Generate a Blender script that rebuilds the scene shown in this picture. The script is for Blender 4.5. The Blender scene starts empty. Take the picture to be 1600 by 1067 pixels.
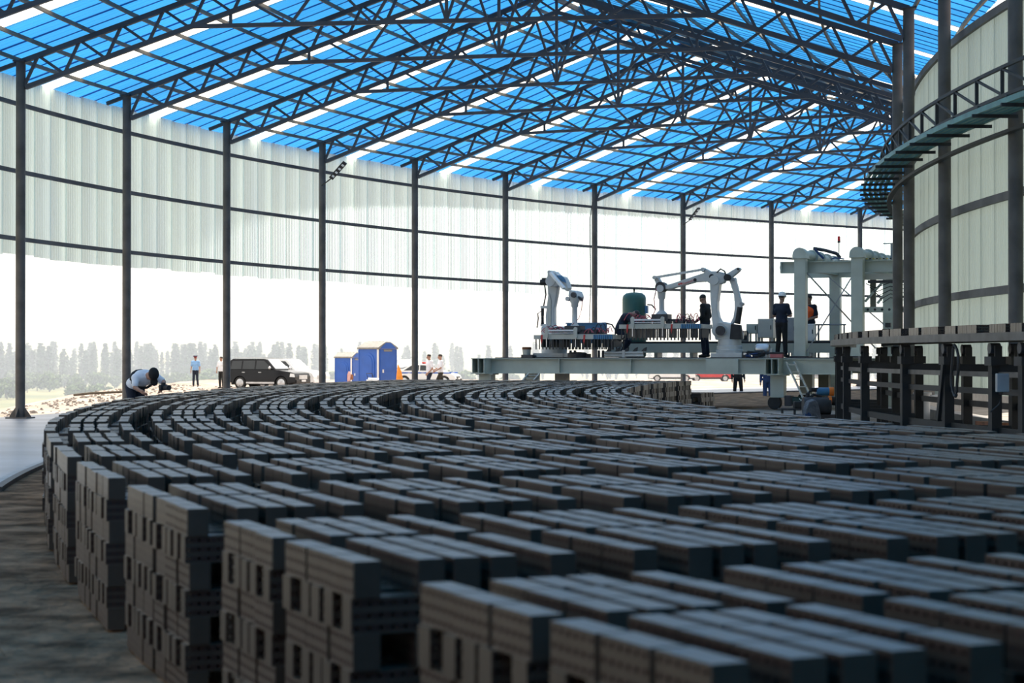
import bpy, math, random
import numpy as np
from mathutils import Vector, Matrix

rnd = random.Random(7)
SC = bpy.context.scene
COL = SC.collection

# ------------------------------------------------------------------ camera, sky, sun, exposure
F_PX = 3064.0; PITCH = 0.0069; CAM_H = 1.44
cam = bpy.data.cameras.new('camera'); cam_o = bpy.data.objects.new('camera', cam); COL.objects.link(cam_o)
cam.sensor_fit = 'HORIZONTAL'; cam.sensor_width = 36.0; cam.lens = F_PX / 1600.0 * 36.0
cam.clip_end = 9000; cam.clip_start = 0.1
cam.dof.use_dof = True; cam.dof.focus_distance = 42.0; cam.dof.aperture_fstop = 3.6
cam_o.location = (0, 0, CAM_H); cam_o.rotation_euler = (math.pi / 2 + PITCH, 0, 0)
SC.camera = cam_o

world = bpy.data.worlds.new('hazy_sky'); SC.world = world; world.use_nodes = True
wn = world.node_tree.nodes; wbg = wn['Background']
wbg.inputs[0].default_value = (1.0, 0.975, 0.93, 1); wbg.inputs[1].default_value = 1.45

sun = bpy.data.lights.new('sun', 'SUN'); sun_o = bpy.data.objects.new('sun', sun); COL.objects.link(sun_o)
sun.energy = 11.0; sun.angle = math.radians(1.0); sun.color = (1.0, 0.91, 0.79)
SUN_AZ = math.radians(14); SUN_EL = math.radians(56)
sd = Vector((math.sin(SUN_AZ) * math.cos(SUN_EL), math.cos(SUN_AZ) * math.cos(SUN_EL), math.sin(SUN_EL)))
sun_o.rotation_euler = sd.to_track_quat('Z', 'Y').to_euler()
sun_o.location = (30, 60, 60)

SC.view_settings.view_transform = 'Standard'; SC.view_settings.look = 'None'
SC.view_settings.exposure = 0.0; SC.view_settings.gamma = 1.0; SC.view_settings.use_curve_mapping = False

# ------------------------------------------------------------------ measured plan of the place (metres)
CX, CY = 60.95, 32.14            # centre of the ring-shaped shed
R_COL = 73.2; R_IN = 53.6        # outer and inner column circles
A0 = math.radians(170.2); DA = math.radians(4.697); A_IN = math.radians(-0.9)
H_COL = 8.11; SLOPE = 0.332; H_RIDGE = H_COL + (R_COL - R_IN) / 2 * SLOPE
R_BRICK = 66.74
_c, _s = math.cos(PITCH), math.sin(PITCH)

def pol(r, a, z=0.0): return Vector((CX + r * math.cos(a), CY + r * math.sin(a), z))
def kray(px, py):
    u = (533.5 - py) / F_PX; v = (px - 800.0) / F_PX
    return v / (_c - u * _s), (_s + u * _c) / (_c - u * _s)
def at(px, py, d):               # the point seen at that pixel, d metres ahead
    k, q = kray(px, py); return Vector((k * d, d, CAM_H + q * d))
def project(p):
    x, y, z = p[0], p[1], p[2] - CAM_H
    d = y * _c + z * _s
    return 800 + F_PX * x / d, 533.5 - F_PX * (-y * _s + z * _c) / d, d
def ring_hit(px, r, far=False):  # angle on the circle of radius r that shows at image column px
    k = (px - 800.0) / F_PX
    a = 1 + k * k; b = -2 * (k * CX + CY); c = CX * CX + CY * CY - r * r
    D = math.sqrt(max(b * b - 4 * a * c, 0)); d = (-b + (D if far else -D)) / (2 * a)
    return math.atan2(d - CY, k * d - CX) % (2 * math.pi)

# ------------------------------------------------------------------ mesh helper
class MB:
    def __init__(s): s.v = []; s.f = []
    def add(s, vs, fs):
        n = len(s.v); s.v += [tuple(p) for p in vs]; s.f += [tuple(i + n for i in f) for f in fs]; return s
    def box(s, c, d, rz=0.0, M=None):
        x, y, z = d[0] / 2, d[1] / 2, d[2] / 2
        pts = [Vector(p) for p in ((-x,-y,-z),(x,-y,-z),(x,y,-z),(-x,y,-z),(-x,-y,z),(x,-y,z),(x,y,z),(-x,y,z))]
        m = M if M is not None else Matrix.Rotation(rz, 3, 'Z')
        return s.add([m @ p + Vector(c) for p in pts], [(0,3,2,1),(4,5,6,7),(0,1,5,4),(1,2,6,5),(2,3,7,6),(3,0,4,7)])
    def bar(s, p, q, w, h=None, up=(0, 0, 1)):
        p = Vector(p); q = Vector(q); h = w if h is None else h
        d = (q - p).normalized(); u = Vector(up)
        if abs(d.dot(u)) > 0.98: u = Vector((0, 1, 0))
        sx = d.cross(u).normalized(); uz = sx.cross(d)
        o = [sx * (-w/2) + uz * (-h/2), sx * (w/2) + uz * (-h/2), sx * (w/2) + uz * (h/2), sx * (-w/2) + uz * (h/2)]
        return s.add([p + a for a in o] + [q + a for a in o], [(0,1,2,3),(7,6,5,4),(0,4,5,1),(1,5,6,2),(2,6,7,3),(3,7,4,0)])
    def ring(s, c, ax, r, n):
        ax = Vector(ax).normalized(); t = Vector((0, 0, 1)) if abs(ax.z) < 0.9 else Vector((1, 0, 0))
        a = ax.cross(t).normalized(); b = ax.cross(a)
        return [Vector(c) + a * (r * math.cos(2 * math.pi * i / n)) + b * (r * math.sin(2 * math.pi * i / n)) for i in range(n)]
    def tube(s, p, q, r, r2=None, n=10):
        p = Vector(p); q = Vector(q); r2 = r if r2 is None else r2
        A = s.ring(p, q - p, r, n); B = s.ring(q, q - p, r2, n)
        return s.add(A + B, [(i, (i+1) % n, n + (i+1) % n, n + i) for i in range(n)] + [tuple(range(n))[::-1], tuple(range(n, 2*n))])
    def path(s, pts, r, n=6):
        pts = [Vector(p) for p in pts]; vs = []; fs = []
        for i, p in enumerate(pts):
            d = pts[min(i+1, len(pts)-1)] - pts[max(i-1, 0)]
            vs += s.ring(p, d, r, n)
        for k in range(len(pts) - 1):
            for i in range(n): fs.append((k*n + i, k*n + (i+1) % n, (k+1)*n + (i+1) % n, (k+1)*n + i))
        fs += [tuple(range(n))[::-1], tuple(range((len(pts)-1)*n, len(pts)*n))]
        return s.add(vs, fs)
    def sweep(s, pts, w, h):     # rectangular section along a path, upright
        pts = [Vector(p) for p in pts]; vs = []; fs = []
        for i, p in enumerate(pts):
            d = (pts[min(i+1, len(pts)-1)] - pts[max(i-1, 0)]); d.z = 0; d.normalize()
            sx = Vector((d.y, -d.x, 0))
            vs += [p - sx*w/2 - Vector((0,0,h/2)), p + sx*w/2 - Vector((0,0,h/2)), p + sx*w/2 + Vector((0,0,h/2)), p - sx*w/2 + Vector((0,0,h/2))]
        for k in range(len(pts) - 1):
            for i in range(4): fs.append((k*4 + i, k*4 + (i+1) % 4, (k+1)*4 + (i+1) % 4, (k+1)*4 + i))
        m = (len(pts)-1)*4
        fs += [(3,2,1,0), (m, m+1, m+2, m+3)]
        return s.add(vs, fs)
    def lathe(s, prof, c=(0,0,0), n=16, M=None):
        vs = []; fs = []; c = Vector(c)
        for r, z in prof:
            for i in range(n):
                p = Vector((r*math.cos(2*math.pi*i/n), r*math.sin(2*math.pi*i/n), z))
                vs.append((M @ p if M is not None else p) + c)
        for k in range(len(prof)-1):
            for i in range(n): fs.append((k*n+i, k*n+(i+1)%n, (k+1)*n+(i+1)%n, (k+1)*n+i))
        fs += [tuple(range(n))[::-1], tuple(range((len(prof)-1)*n, len(prof)*n))]
        return s.add(vs, fs)
    def prism(s, poly, a, b, axis='Y', inset=0.0):   # polygon in XZ (or XY / YZ) run along the axis from a to b
        n = len(poly)
        def P(u, w, t): return (u, t, w) if axis == 'Y' else ((u, w, t) if axis == 'Z' else (t, u, w))
        vs = [P(u, w, a) for u, w in poly] + [P(u, w, b) for u, w in poly]
        return s.add(vs, [tuple(range(n)), tuple(range(n, 2*n))[::-1]] + [(i, n+i, n+(i+1)%n, (i+1)%n) for i in range(n)])
    def ell(s, c, r, nu=14, nv=9, M=None):
        vs = []; fs = []; c = Vector(c)
        if not hasattr(r, '__len__'): r = (r, r, r)
        for j in range(1, nv):
            t = math.pi * j / nv
            for i in range(nu):
                p = Vector((r[0]*math.sin(t)*math.cos(2*math.pi*i/nu), r[1]*math.sin(t)*math.sin(2*math.pi*i/nu), r[2]*math.cos(t)))
                vs.append((M @ p if M is not None else p) + c)
        top = Vector((0,0,r[2])); bot = Vector((0,0,-r[2]))
        vs += [(M @ top if M is not None else top) + c, (M @ bot if M is not None else bot) + c]
        for j in range(nv-2):
            for i in range(nu): fs.append((j*nu+i, (j+1)*nu+i, (j+1)*nu+(i+1)%nu, j*nu+(i+1)%nu))
        T = (nv-1)*nu
        for i in range(nu):
            fs.append((T, i, (i+1)%nu)); fs.append((T+1, (nv-2)*nu+(i+1)%nu, (nv-2)*nu+i))
        return s.add(vs, fs)
    def capsule(s, p, q, r, r2=None, n=10):
        r2 = r if r2 is None else r2
        s.tube(p, q, r, r2, n); s.ell(p, r, n, 6); s.ell(q, r2, n, 6); return s
    def mesh(s, name, m, smooth=False):
        me = bpy.data.meshes.new(name); me.from_pydata(s.v, [], s.f)
        if m is not None: me.materials.append(m)
        if smooth: me.polygons.foreach_set('use_smooth', [True]*len(me.polygons))
        me.update(); return me
    def build(s, name, m, parent=None, smooth=False, bevel=0.0, label=None):
        o = bpy.data.objects.new(name, s.mesh(name, m, smooth)); COL.objects.link(o)
        if parent is not None: o.parent = parent
        if bevel:
            b = o.modifiers.new('bevel', 'BEVEL'); b.width = bevel; b.segments = 2; b.limit_method = 'ANGLE'; b.angle_limit = math.radians(40)
        if smooth and not bevel:
            try: o.data.set_sharp_from_angle(angle=math.radians(42))
            except Exception: pass
        if label: o['label'] = label
        return o

def thing(name, label, cat, loc=(0,0,0), rz=0.0, group=None):
    o = bpy.data.objects.new(name, None); COL.objects.link(o); o.empty_display_size = 0.2
    o.location = loc; o.rotation_euler = (0, 0, rz); o['label'] = label; o['category'] = cat
    if group: o['group'] = group
    return o
def tag(o, label, cat, group=None, kind=None):
    o['label'] = label
    if cat: o['category'] = cat
    if group: o['group'] = group
    if kind: o['kind'] = kind
    return o
def struct(name, label=None):
    o = bpy.data.objects.new(name, None); COL.objects.link(o); o['kind'] = 'structure'
    if label: o['label'] = label
    return o
def dup(root, loc=None, rz=None, label=None, scale=None):
    r = root.copy(); COL.objects.link(r)
    if loc is not None: r.location = loc
    if rz is not None: r.rotation_euler = (0, 0, rz)
    if scale is not None: r.scale = scale
    if label: r['label'] = label
    for ch in list(root.children):
        c = ch.copy(); COL.objects.link(c); c.parent = r
        for g in list(ch.children):
            d = g.copy(); COL.objects.link(d); d.parent = c
    return r
ORD = ['first','second','third','fourth','fifth','sixth','seventh','eighth','ninth','tenth','eleventh','twelfth','thirteenth','fourteenth','fifteenth','sixteenth','seventeenth','eighteenth','nineteenth','twentieth','twenty-first','twenty-second','twenty-third','twenty-fourth']

# ------------------------------------------------------------------ materials
MATS = {}
def mat(name, col, rough=0.6, metal=0.0, var=0.12, scale=6.0, bump=0.0, bscale=40.0, spec=0.5, col2=None, coord='Object'):
    if name in MATS: return MATS[name]
    m = bpy.data.materials.new(name); m.use_nodes = True; nt = m.node_tree; b = nt.nodes['Principled BSDF']
    b.inputs['Roughness'].default_value = rough; b.inputs['Metallic'].default_value = metal
    b.inputs['Specular IOR Level'].default_value = spec
    tc = nt.nodes.new('ShaderNodeTexCoord'); nz = nt.nodes.new('ShaderNodeTexNoise'); nz.inputs['Scale'].default_value = scale; nz.inputs['Detail'].default_value = 5
    nt.links.new(tc.outputs[coord], nz.inputs['Vector'])
    cr = nt.nodes.new('ShaderNodeValToRGB')
    a = [max(0, c*(1-var)) for c in col]; z = [min(1, c*(1+var)) for c in (col2 or col)]
    cr.color_ramp.elements[0].position = 0.35; cr.color_ramp.elements[1].position = 0.65
    cr.color_ramp.elements[0].color = (*a, 1); cr.color_ramp.elements[1].color = (*z, 1)
    nt.links.new(nz.outputs['Fac'], cr.inputs['Fac']); nt.links.new(cr.outputs['Color'], b.inputs['Base Color'])
    if bump:
        n2 = nt.nodes.new('ShaderNodeTexNoise'); n2.inputs['Scale'].default_value = bscale; n2.inputs['Detail'].default_value = 4
        nt.links.new(tc.outputs[coord], n2.inputs['Vector'])
        bp = nt.nodes.new('ShaderNodeBump'); bp.inputs['Strength'].default_value = bump; bp.inputs['Distance'].default_value = 0.05
        nt.links.new(n2.outputs['Fac'], bp.inputs['Height']); nt.links.new(bp.outputs['Normal'], b.inputs['Normal'])
    MATS[name] = m; return m
CX_, CY_ = 60.95, 32.14
def translucent(name, tcol, dcol, mix=0.3, gloss=0.06, var=0.1, stretch=(1,1,1), scale=0.6, pitch=0.0, dirt=0.0, a_ref=0.0, tone=0.0):
    m = bpy.data.materials.new(name); m.use_nodes = True; nt = m.node_tree; nt.nodes.remove(nt.nodes['Principled BSDF'])
    out = nt.nodes['Material Output']
    t = nt.nodes.new('ShaderNodeBsdfTranslucent'); d = nt.nodes.new('ShaderNodeBsdfDiffuse'); g = nt.nodes.new('ShaderNodeBsdfGlossy')
    g.inputs['Roughness'].default_value = 0.25; d.inputs['Color'].default_value = (*dcol, 1)
    tc = nt.nodes.new('ShaderNodeTexCoord'); mp = nt.nodes.new('ShaderNodeMapping'); mp.inputs['Scale'].default_value = stretch
    nz = nt.nodes.new('ShaderNodeTexNoise'); nz.inputs['Scale'].default_value = scale; nz.inputs['Detail'].default_value = 6
    nt.links.new(tc.outputs['Object'], mp.inputs['Vector']); nt.links.new(mp.outputs['Vector'], nz.inputs['Vector'])
    cr = nt.nodes.new('ShaderNodeValToRGB'); cr.color_ramp.elements[0].position = 0.3; cr.color_ramp.elements[1].position = 0.7
    cr.color_ramp.elements[0].color = (*[c*(1-var) for c in tcol], 1); cr.color_ramp.elements[1].color = (*[min(1, c*(1+var)) for c in tcol], 1)
    nt.links.new(nz.outputs['Fac'], cr.inputs['Fac']); outc = cr.outputs['Color']
    def mth(op, a, bb=None):
        n = nt.nodes.new('ShaderNodeMath'); n.operation = op
        for i, v in enumerate((a, bb)):
            if v is None: continue
            if isinstance(v, (int, float)): n.inputs[i].default_value = v
            else: nt.links.new(v, n.inputs[i])
        return n.outputs[0]
    if pitch or tone:
        oi = nt.nodes.new('ShaderNodeObjectInfo')
        f = mth('ADD', 1.0 - tone, mth('MULTIPLY', oi.outputs['Random'], tone))          # every sheet weathered a little differently
        if pitch:                                                                     # darker band at every rib, its strength set by dirt
            sx = nt.nodes.new('ShaderNodeSeparateXYZ'); nt.links.new(tc.outputs['Object'], sx.inputs[0])
            an = mth('ARCTAN2', mth('SUBTRACT', sx.outputs['Y'], CY_), mth('SUBTRACT', CX_, sx.outputs['X']))
            ph = mth('FRACT', mth('ADD', mth('DIVIDE', mth('ADD', an, a_ref), pitch), 1000.0))
            val = mth('LESS_THAN', mth('ABSOLUTE', mth('SUBTRACT', ph, 0.5)), 0.2)
            f = mth('MULTIPLY', f, mth('SUBTRACT', 1.0, mth('MULTIPLY', val, dirt)))
        mm = nt.nodes.new('ShaderNodeVectorMath'); mm.operation = 'SCALE'; nt.links.new(outc, mm.inputs[0]); nt.links.new(f, mm.inputs['Scale']); outc = mm.outputs[0]
    nt.links.new(outc, t.inputs['Color'])
    a = nt.nodes.new('ShaderNodeMixShader'); a.inputs[0].default_value = mix
    nt.links.new(t.outputs[0], a.inputs[1]); nt.links.new(d.outputs[0], a.inputs[2])
    b = nt.nodes.new('ShaderNodeMixShader'); b.inputs[0].default_value = gloss
    nt.links.new(a.outputs[0], b.inputs[1]); nt.links.new(g.outputs[0], b.inputs[2])
    nt.links.new(b.outputs[0], out.inputs['Surface']); MATS[name] = m; return m

M_steel = mat('dark_painted_steel', (0.055,0.055,0.062), 0.55, 0.0, 0.25, 1.5)
M_colm = mat('weathered_column_steel', (0.095,0.085,0.078), 0.6, 0.0, 0.3, 2.0)
M_purlin = mat('purlin_steel', (0.17,0.15,0.125), 0.6, 0.0, 0.2, 2.0)
M_roofblue = translucent('blue_roof_sheet', (0.022,0.172,0.42), (0.01,0.12,0.36), 0.22, 0.05, 0.16, (1,1,1), 0.35, tone=0.18)
M_roofwhite = translucent('clear_roof_sheet', (0.95,0.95,0.9), (0.6,0.62,0.6), 0.05, 0.05, 0.06)
M_wall = translucent('pale_wall_sheet', (0.80,0.94,1.0), (0.5,0.55,0.56), 0.06, 0.04, 0.08, (1,1,0.12), 1.2, DA/63, 0.26, 0.0, 0.06)
M_wall_in = translucent('pale_green_kiln_sheet', (0.43,0.53,0.50), (0.55,0.63,0.58), 0.35, 0.05, 0.1, (1,1,0.12), 1.2, math.radians(108)/904, 0.36, 0.0, 0.08)
M_conc = mat('trowelled_concrete', (0.30,0.31,0.34), 0.38, 0, 0.22, 0.5, 0.15, 3.0)
M_sand = mat('dusty_earth_bed', (0.19,0.12,0.076), 1.0, 0, 0.6, 2.6, 1.0, 6.0, 0.05)
M_dirt = mat('dry_dirt', (0.42,0.35,0.28), 0.95, 0, 0.3, 0.6, 0.6, 2.0)
M_pale = mat('pale_green_machine_paint', (0.47,0.51,0.45), 0.45, 0, 0.08, 2.0)
M_cream = mat('cream_machine_paint', (0.52,0.52,0.47), 0.45, 0, 0.06, 3.0)
M_robot = mat('white_robot_paint', (0.55,0.56,0.55), 0.35, 0, 0.05, 4.0)
M_black = mat('black_rubber', (0.018,0.018,0.02), 0.6, 0, 0.2, 8.0)
M_char = mat('charcoal_steel', (0.045,0.045,0.05), 0.5, 0.2, 0.25, 5.0)
M_teal = mat('teal_conductor_rail', (0.10,0.26,0.24), 0.45, 0, 0.2, 3.0)
M_tank = mat('dark_green_tank', (0.02,0.10,0.085), 0.35, 0, 0.1, 3.0)
M_blue = mat('blue_plastic', (0.025,0.11,0.46), 0.4, 0, 0.08, 2.0)
M_bluemc = mat('blue_machine_paint', (0.05,0.19,0.36), 0.45, 0, 0.1, 4.0)
M_white = mat('white_paint', (0.8,0.8,0.8), 0.4, 0, 0.04, 3.0)
M_red = mat('red_paint', (0.55,0.03,0.03), 0.45, 0, 0.1, 5.0)
M_pink = mat('red_air_hose', (0.42,0.08,0.11), 0.5, 0, 0.2, 9.0)
M_orange = mat('orange_paint', (0.8,0.22,0.03), 0.5, 0, 0.1, 5.0)
M_silver = mat('brushed_aluminium', (0.55,0.56,0.58), 0.3, 0.9, 0.08, 6.0)
M_grey = mat('grey_sheet_metal', (0.30,0.32,0.34), 0.45, 0.1, 0.1, 4.0)
M_rust = mat('rusty_steel', (0.25,0.10,0.05), 0.8, 0, 0.35, 6.0)
M_carblack = mat('black_car_paint', (0.008,0.009,0.012), 0.15, 0, 0.1, 2.0, spec=0.3)
M_carwhite = mat('white_car_paint', (0.78,0.79,0.8), 0.22, 0, 0.03, 2.0)
M_cargrey = mat('grey_car_paint', (0.25,0.26,0.28), 0.25, 0, 0.05, 2.0)
M_glass = mat('dark_car_glass', (0.03,0.035,0.04), 0.06, 0, 0.1, 1.0)
M_lightglass = mat('pale_car_glass', (0.5,0.53,0.56), 0.08, 0, 0.05, 1.0)
M_tyre = mat('tyre_rubber', (0.02,0.02,0.02), 0.8, 0, 0.2, 10.0)
M_lamp = mat('clear_headlamp', (0.75,0.78,0.8), 0.1, 0, 0.05, 4.0)
M_skin = mat('skin', (0.36,0.20,0.14), 0.55, 0, 0.06, 10.0)
M_hair = mat('dark_hair', (0.02,0.016,0.014), 0.6, 0, 0.2, 30.0)
M_cloth_w = mat('white_cotton', (0.72,0.74,0.80), 0.9, 0, 0.06, 6.0)
M_cloth_lb = mat('light_blue_cotton', (0.22,0.40,0.68), 0.9, 0, 0.08, 6.0)
M_cloth_nv = mat('navy_cotton', (0.012,0.018,0.038), 0.9, 0, 0.2, 6.0)
M_cloth_bk = mat('black_cotton', (0.012,0.012,0.013), 0.9, 0, 0.2, 6.0)
M_cloth_ol = mat('dark_olive_cotton', (0.035,0.033,0.028), 0.9, 0, 0.2, 6.0)
M_cloth_bl = mat('blue_denim', (0.03,0.06,0.16), 0.9, 0, 0.2, 6.0)
M_vest = mat('orange_safety_vest', (0.85,0.12,0.02), 0.8, 0, 0.08, 6.0)
M_leaf = mat('dusty_green_leaves', (0.05,0.095,0.03), 0.8, 0, 0.4, 0.8, col2=(0.10,0.16,0.05))
M_leaf2 = mat('poplar_leaves', (0.03,0.07,0.03), 0.8, 0, 0.4, 0.8, col2=(0.06,0.11,0.05))
M_bark = mat('tree_bark', (0.10,0.08,0.06), 0.9, 0, 0.2, 3.0)

def brick_mat(name, holes):
    m = bpy.data.materials.new(name); m.use_nodes = True; nt = m.node_tree; b = nt.nodes['Principled BSDF']; N = nt.nodes; L = nt.links
    b.inputs['Roughness'].default_value = 0.34; b.inputs['Specular IOR Level'].default_value = 0.5
    def mth(op, a, bb=None, c=None):
        n = N.new('ShaderNodeMath'); n.operation = op
        for i, v in enumerate((a, bb, c)):
            if v is None: continue
            if isinstance(v, (int, float)): n.inputs[i].default_value = v
            else: L.new(v, n.inputs[i])
        return n.outputs[0]
    geo = N.new('ShaderNodeNewGeometry'); nz = N.new('ShaderNodeTexNoise'); nz.inputs['Scale'].default_value = 9.0; nz.inputs['Detail'].default_value = 5
    L.new(geo.outputs['Position'], nz.inputs['Vector'])
    nz2 = N.new('ShaderNodeTexNoise'); nz2.inputs['Scale'].default_value = 1.3; nz2.inputs['Detail'].default_value = 2
    L.new(geo.outputs['Position'], nz2.inputs['Vector'])
    s = mth('ADD', mth('MULTIPLY', nz.outputs['Fac'], 0.6), mth('MULTIPLY', nz2.outputs['Fac'], 0.6))
    cr = N.new('ShaderNodeValToRGB'); cr.color_ramp.elements[0].position = 0.35; cr.color_ramp.elements[1].position = 0.85
    cr.color_ramp.elements[0].color = (0.046,0.034,0.026,1); cr.color_ramp.elements[1].color = (0.077,0.058,0.045,1)
    L.new(s, cr.inputs['Fac'])
    uv = N.new('ShaderNodeUVMap'); uv.uv_map = 'UVMap'; sp = N.new('ShaderNodeSeparateXYZ'); L.new(uv.outputs['UV'], sp.inputs['Vector'])
    face = mth('GREATER_THAN', sp.outputs['X'], -0.5)
    fv = mth('ABSOLUTE', mth('SUBTRACT', mth('FRACT', sp.outputs['Y']), 0.5))
    band = mth('MULTIPLY', mth('LESS_THAN', fv, 0.27), face)
    mx = N.new('ShaderNodeMix'); mx.data_type = 'RGBA'; L.new(mth('MULTIPLY', band, 0.9), mx.inputs['Factor'])
    L.new(cr.outputs['Color'], mx.inputs['A']); mx.inputs['B'].default_value = (0.040,0.020,0.017,1)
    colr = mx.outputs['Result']
    if holes:
        fu = mth('ABSOLUTE', mth('SUBTRACT', mth('FRACT', sp.outputs['X']), 0.5))
        dd = mth('ADD', mth('MULTIPLY', fu, fu), mth('MULTIPLY', fv, fv))
        hole = mth('MULTIPLY', mth('LESS_THAN', dd, 0.035), face)  # dark dots painted for the shade inside holes that aren't modelled
        m2 = N.new('ShaderNodeMix'); m2.data_type = 'RGBA'; L.new(hole, m2.inputs['Factor']); L.new(colr, m2.inputs['A']); m2.inputs['B'].default_value = (0.025,0.022,0.022,1)
        colr = m2.outputs['Result']
    L.new(colr, b.inputs['Base Color'])
    bp = N.new('ShaderNodeBump'); bp.inputs['Strength'].default_value = 0.25; bp.inputs['Distance'].default_value = 0.01
    L.new(nz.outputs['Fac'], bp.inputs['Height']); L.new(bp.outputs['Normal'], b.inputs['Normal'])
    MATS[name] = m; return m
M_brick = brick_mat('grey_unfired_brick', False); M_bricks = brick_mat('grey_unfired_bricks_far', True)

# ------------------------------------------------------------------ the ground outside: plateau, valley, hills
def smooth(a, b, x):
    t = min(1, max(0, (x - a) / (b - a))); return t * t * (3 - 2 * t)
def hash2(x, y): return (math.sin(x * 12.9898 + y * 78.233) * 43758.5453) % 1.0
def vnoise(x, y):
    xi, yi = math.floor(x), math.floor(y); fx, fy = x - xi, y - yi
    fx = fx*fx*(3-2*fx); fy = fy*fy*(3-2*fy)
    return (hash2(xi,yi)*(1-fx) + hash2(xi+1,yi)*fx)*(1-fy) + (hash2(xi,yi+1)*(1-fx) + hash2(xi+1,yi+1)*fx)*fy
def ground_z(x, y):
    d = y
    z = -0.42 - 0.007 * max(0, d - 95)
    edge = -15.6 - 0.105 * max(0, d - 62)                    # the lip of the plateau on the left
    drop = smooth(0, 34, edge - x) if d > 40 else smooth(0, 34, -14 - x)
    drop = max(drop, smooth(215, 420, d))
    z += 0.19 * math.exp(-((x + 3.5) ** 2 + (d - 86) ** 2) / 60.0)
    lip = math.exp(-((x - edge - 1.5) / 2.5) ** 2) * 0.25 * smooth(48, 70, d) * (1 - smooth(150, 210, d))
    z += lip + (vnoise(x * 0.35, y * 0.35) - 0.5) * 0.22 * smooth(70, 90, d) * (1 - smooth(180, 240, d))
    z = z * (1 - drop) + drop * (-13.0 + 2.0 * (vnoise(x / 130, y / 130) - 0.5))
    if d > 1080:
        h = smooth(1080, 1800, d) * (17 + 20 * vnoise(x / 300 + 3, y / 900) + 5 * vnoise(x / 60, y / 300)) + smooth(1800, 2800, d) * (14 + 16 * vnoise(x / 500, 7.3))
        z += h
    return z
xs = list(np.concatenate([np.linspace(-900,-90,28), np.linspace(-84,130,108), np.linspace(140,1100,28)]))
ys = list(np.concatenate([np.linspace(-30,40,15), np.linspace(42,240,100), np.linspace(250,1200,60), np.linspace(1230,3000,45)]))
gv = [(x * (1 + max(0, y - 600) / 1500.0), y, ground_z(x * (1 + max(0, y - 600) / 1500.0), y)) for y in ys for x in xs]
nx = len(xs)
gf = [(j*nx+i, j*nx+i+1, (j+1)*nx+i+1, (j+1)*nx+i) for j in range(len(ys)-1) for i in range(nx-1)]
mg = bpy.data.materials.new('plateau_dirt_and_valley_fields'); mg.use_nodes = True; nt = mg.node_tree; b = nt.nodes['Principled BSDF']; b.inputs['Roughness'].default_value = 0.95
geo = nt.nodes.new('ShaderNodeNewGeometry'); sp = nt.nodes.new('ShaderNodeSeparateXYZ'); nt.links.new(geo.outputs['Position'], sp.inputs['Vector'])
n1 = nt.nodes.new('ShaderNodeTexNoise'); n1.inputs['Scale'].default_value = 0.5; n1.inputs['Detail'].default_value = 7; nt.links.new(geo.outputs['Position'], n1.inputs['Vector'])
n2 = nt.nodes.new('ShaderNodeTexNoise'); n2.inputs['Scale'].default_value = 0.012; n2.inputs['Detail'].default_value = 5; nt.links.new(geo.outputs['Position'], n2.inputs['Vector'])
c1 = nt.nodes.new('ShaderNodeValToRGB'); c1.color_ramp.elements[0].color = (0.20,0.155,0.125,1); c1.color_ramp.elements[1].color = (0.34,0.28,0.24,1); c1.color_ramp.elements[0].position = 0.3; c1.color_ramp.elements[1].position = 0.62
c2 = nt.nodes.new('ShaderNodeValToRGB'); c2.color_ramp.elements[0].color = (0.05,0.08,0.035,1); c2.color_ramp.elements[1].color = (0.17,0.17,0.075,1); c2.color_ramp.elements[0].position = 0.38; c2.color_ramp.elements[1].position = 0.6
nt.links.new(n1.outputs['Fac'], c1.inputs['Fac']); nt.links.new(n2.outputs['Fac'], c2.inputs['Fac'])
mr = nt.nodes.new('ShaderNodeMapRange'); mr.inputs['From Min'].default_value = -2.6; mr.inputs['From Max'].default_value = -1.7; nt.links.new(sp.outputs['Z'], mr.inputs['Value'])
my = nt.nodes.new('ShaderNodeMapRange'); my.inputs['From Min'].default_value = 600; my.inputs['From Max'].default_value = 300; nt.links.new(sp.outputs['Y'], my.inputs['Value'])
mm = nt.nodes.new('ShaderNodeMath'); mm.operation = 'MULTIPLY'; nt.links.new(mr.outputs[0], mm.inputs[0]); nt.links.new(my.outputs[0], mm.inputs[1])
mx = nt.nodes.new('ShaderNodeMix'); mx.data_type = 'RGBA'; nt.links.new(mm.outputs[0], mx.inputs['Factor']); nt.links.new(c2.outputs['Color'], mx.inputs['A']); nt.links.new(c1.outputs['Color'], mx.inputs['B'])
nt.links.new(mx.outputs['Result'], b.inputs['Base Color'])
bp = nt.nodes.new('ShaderNodeBump'); bp.inputs['Strength'].default_value = 0.7; bp.inputs['Distance'].default_value = 0.3; nt.links.new(n1.outputs['Fac'], bp.inputs['Height']); nt.links.new(bp.outputs['Normal'], b.inputs['Normal'])
g = MB(); g.v = gv; g.f = gf; go = g.build('ground', mg, smooth=True); go['kind'] = 'structure'; go['label'] = 'dry dirt plateau falling away to green valley and hazy hills'

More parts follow.
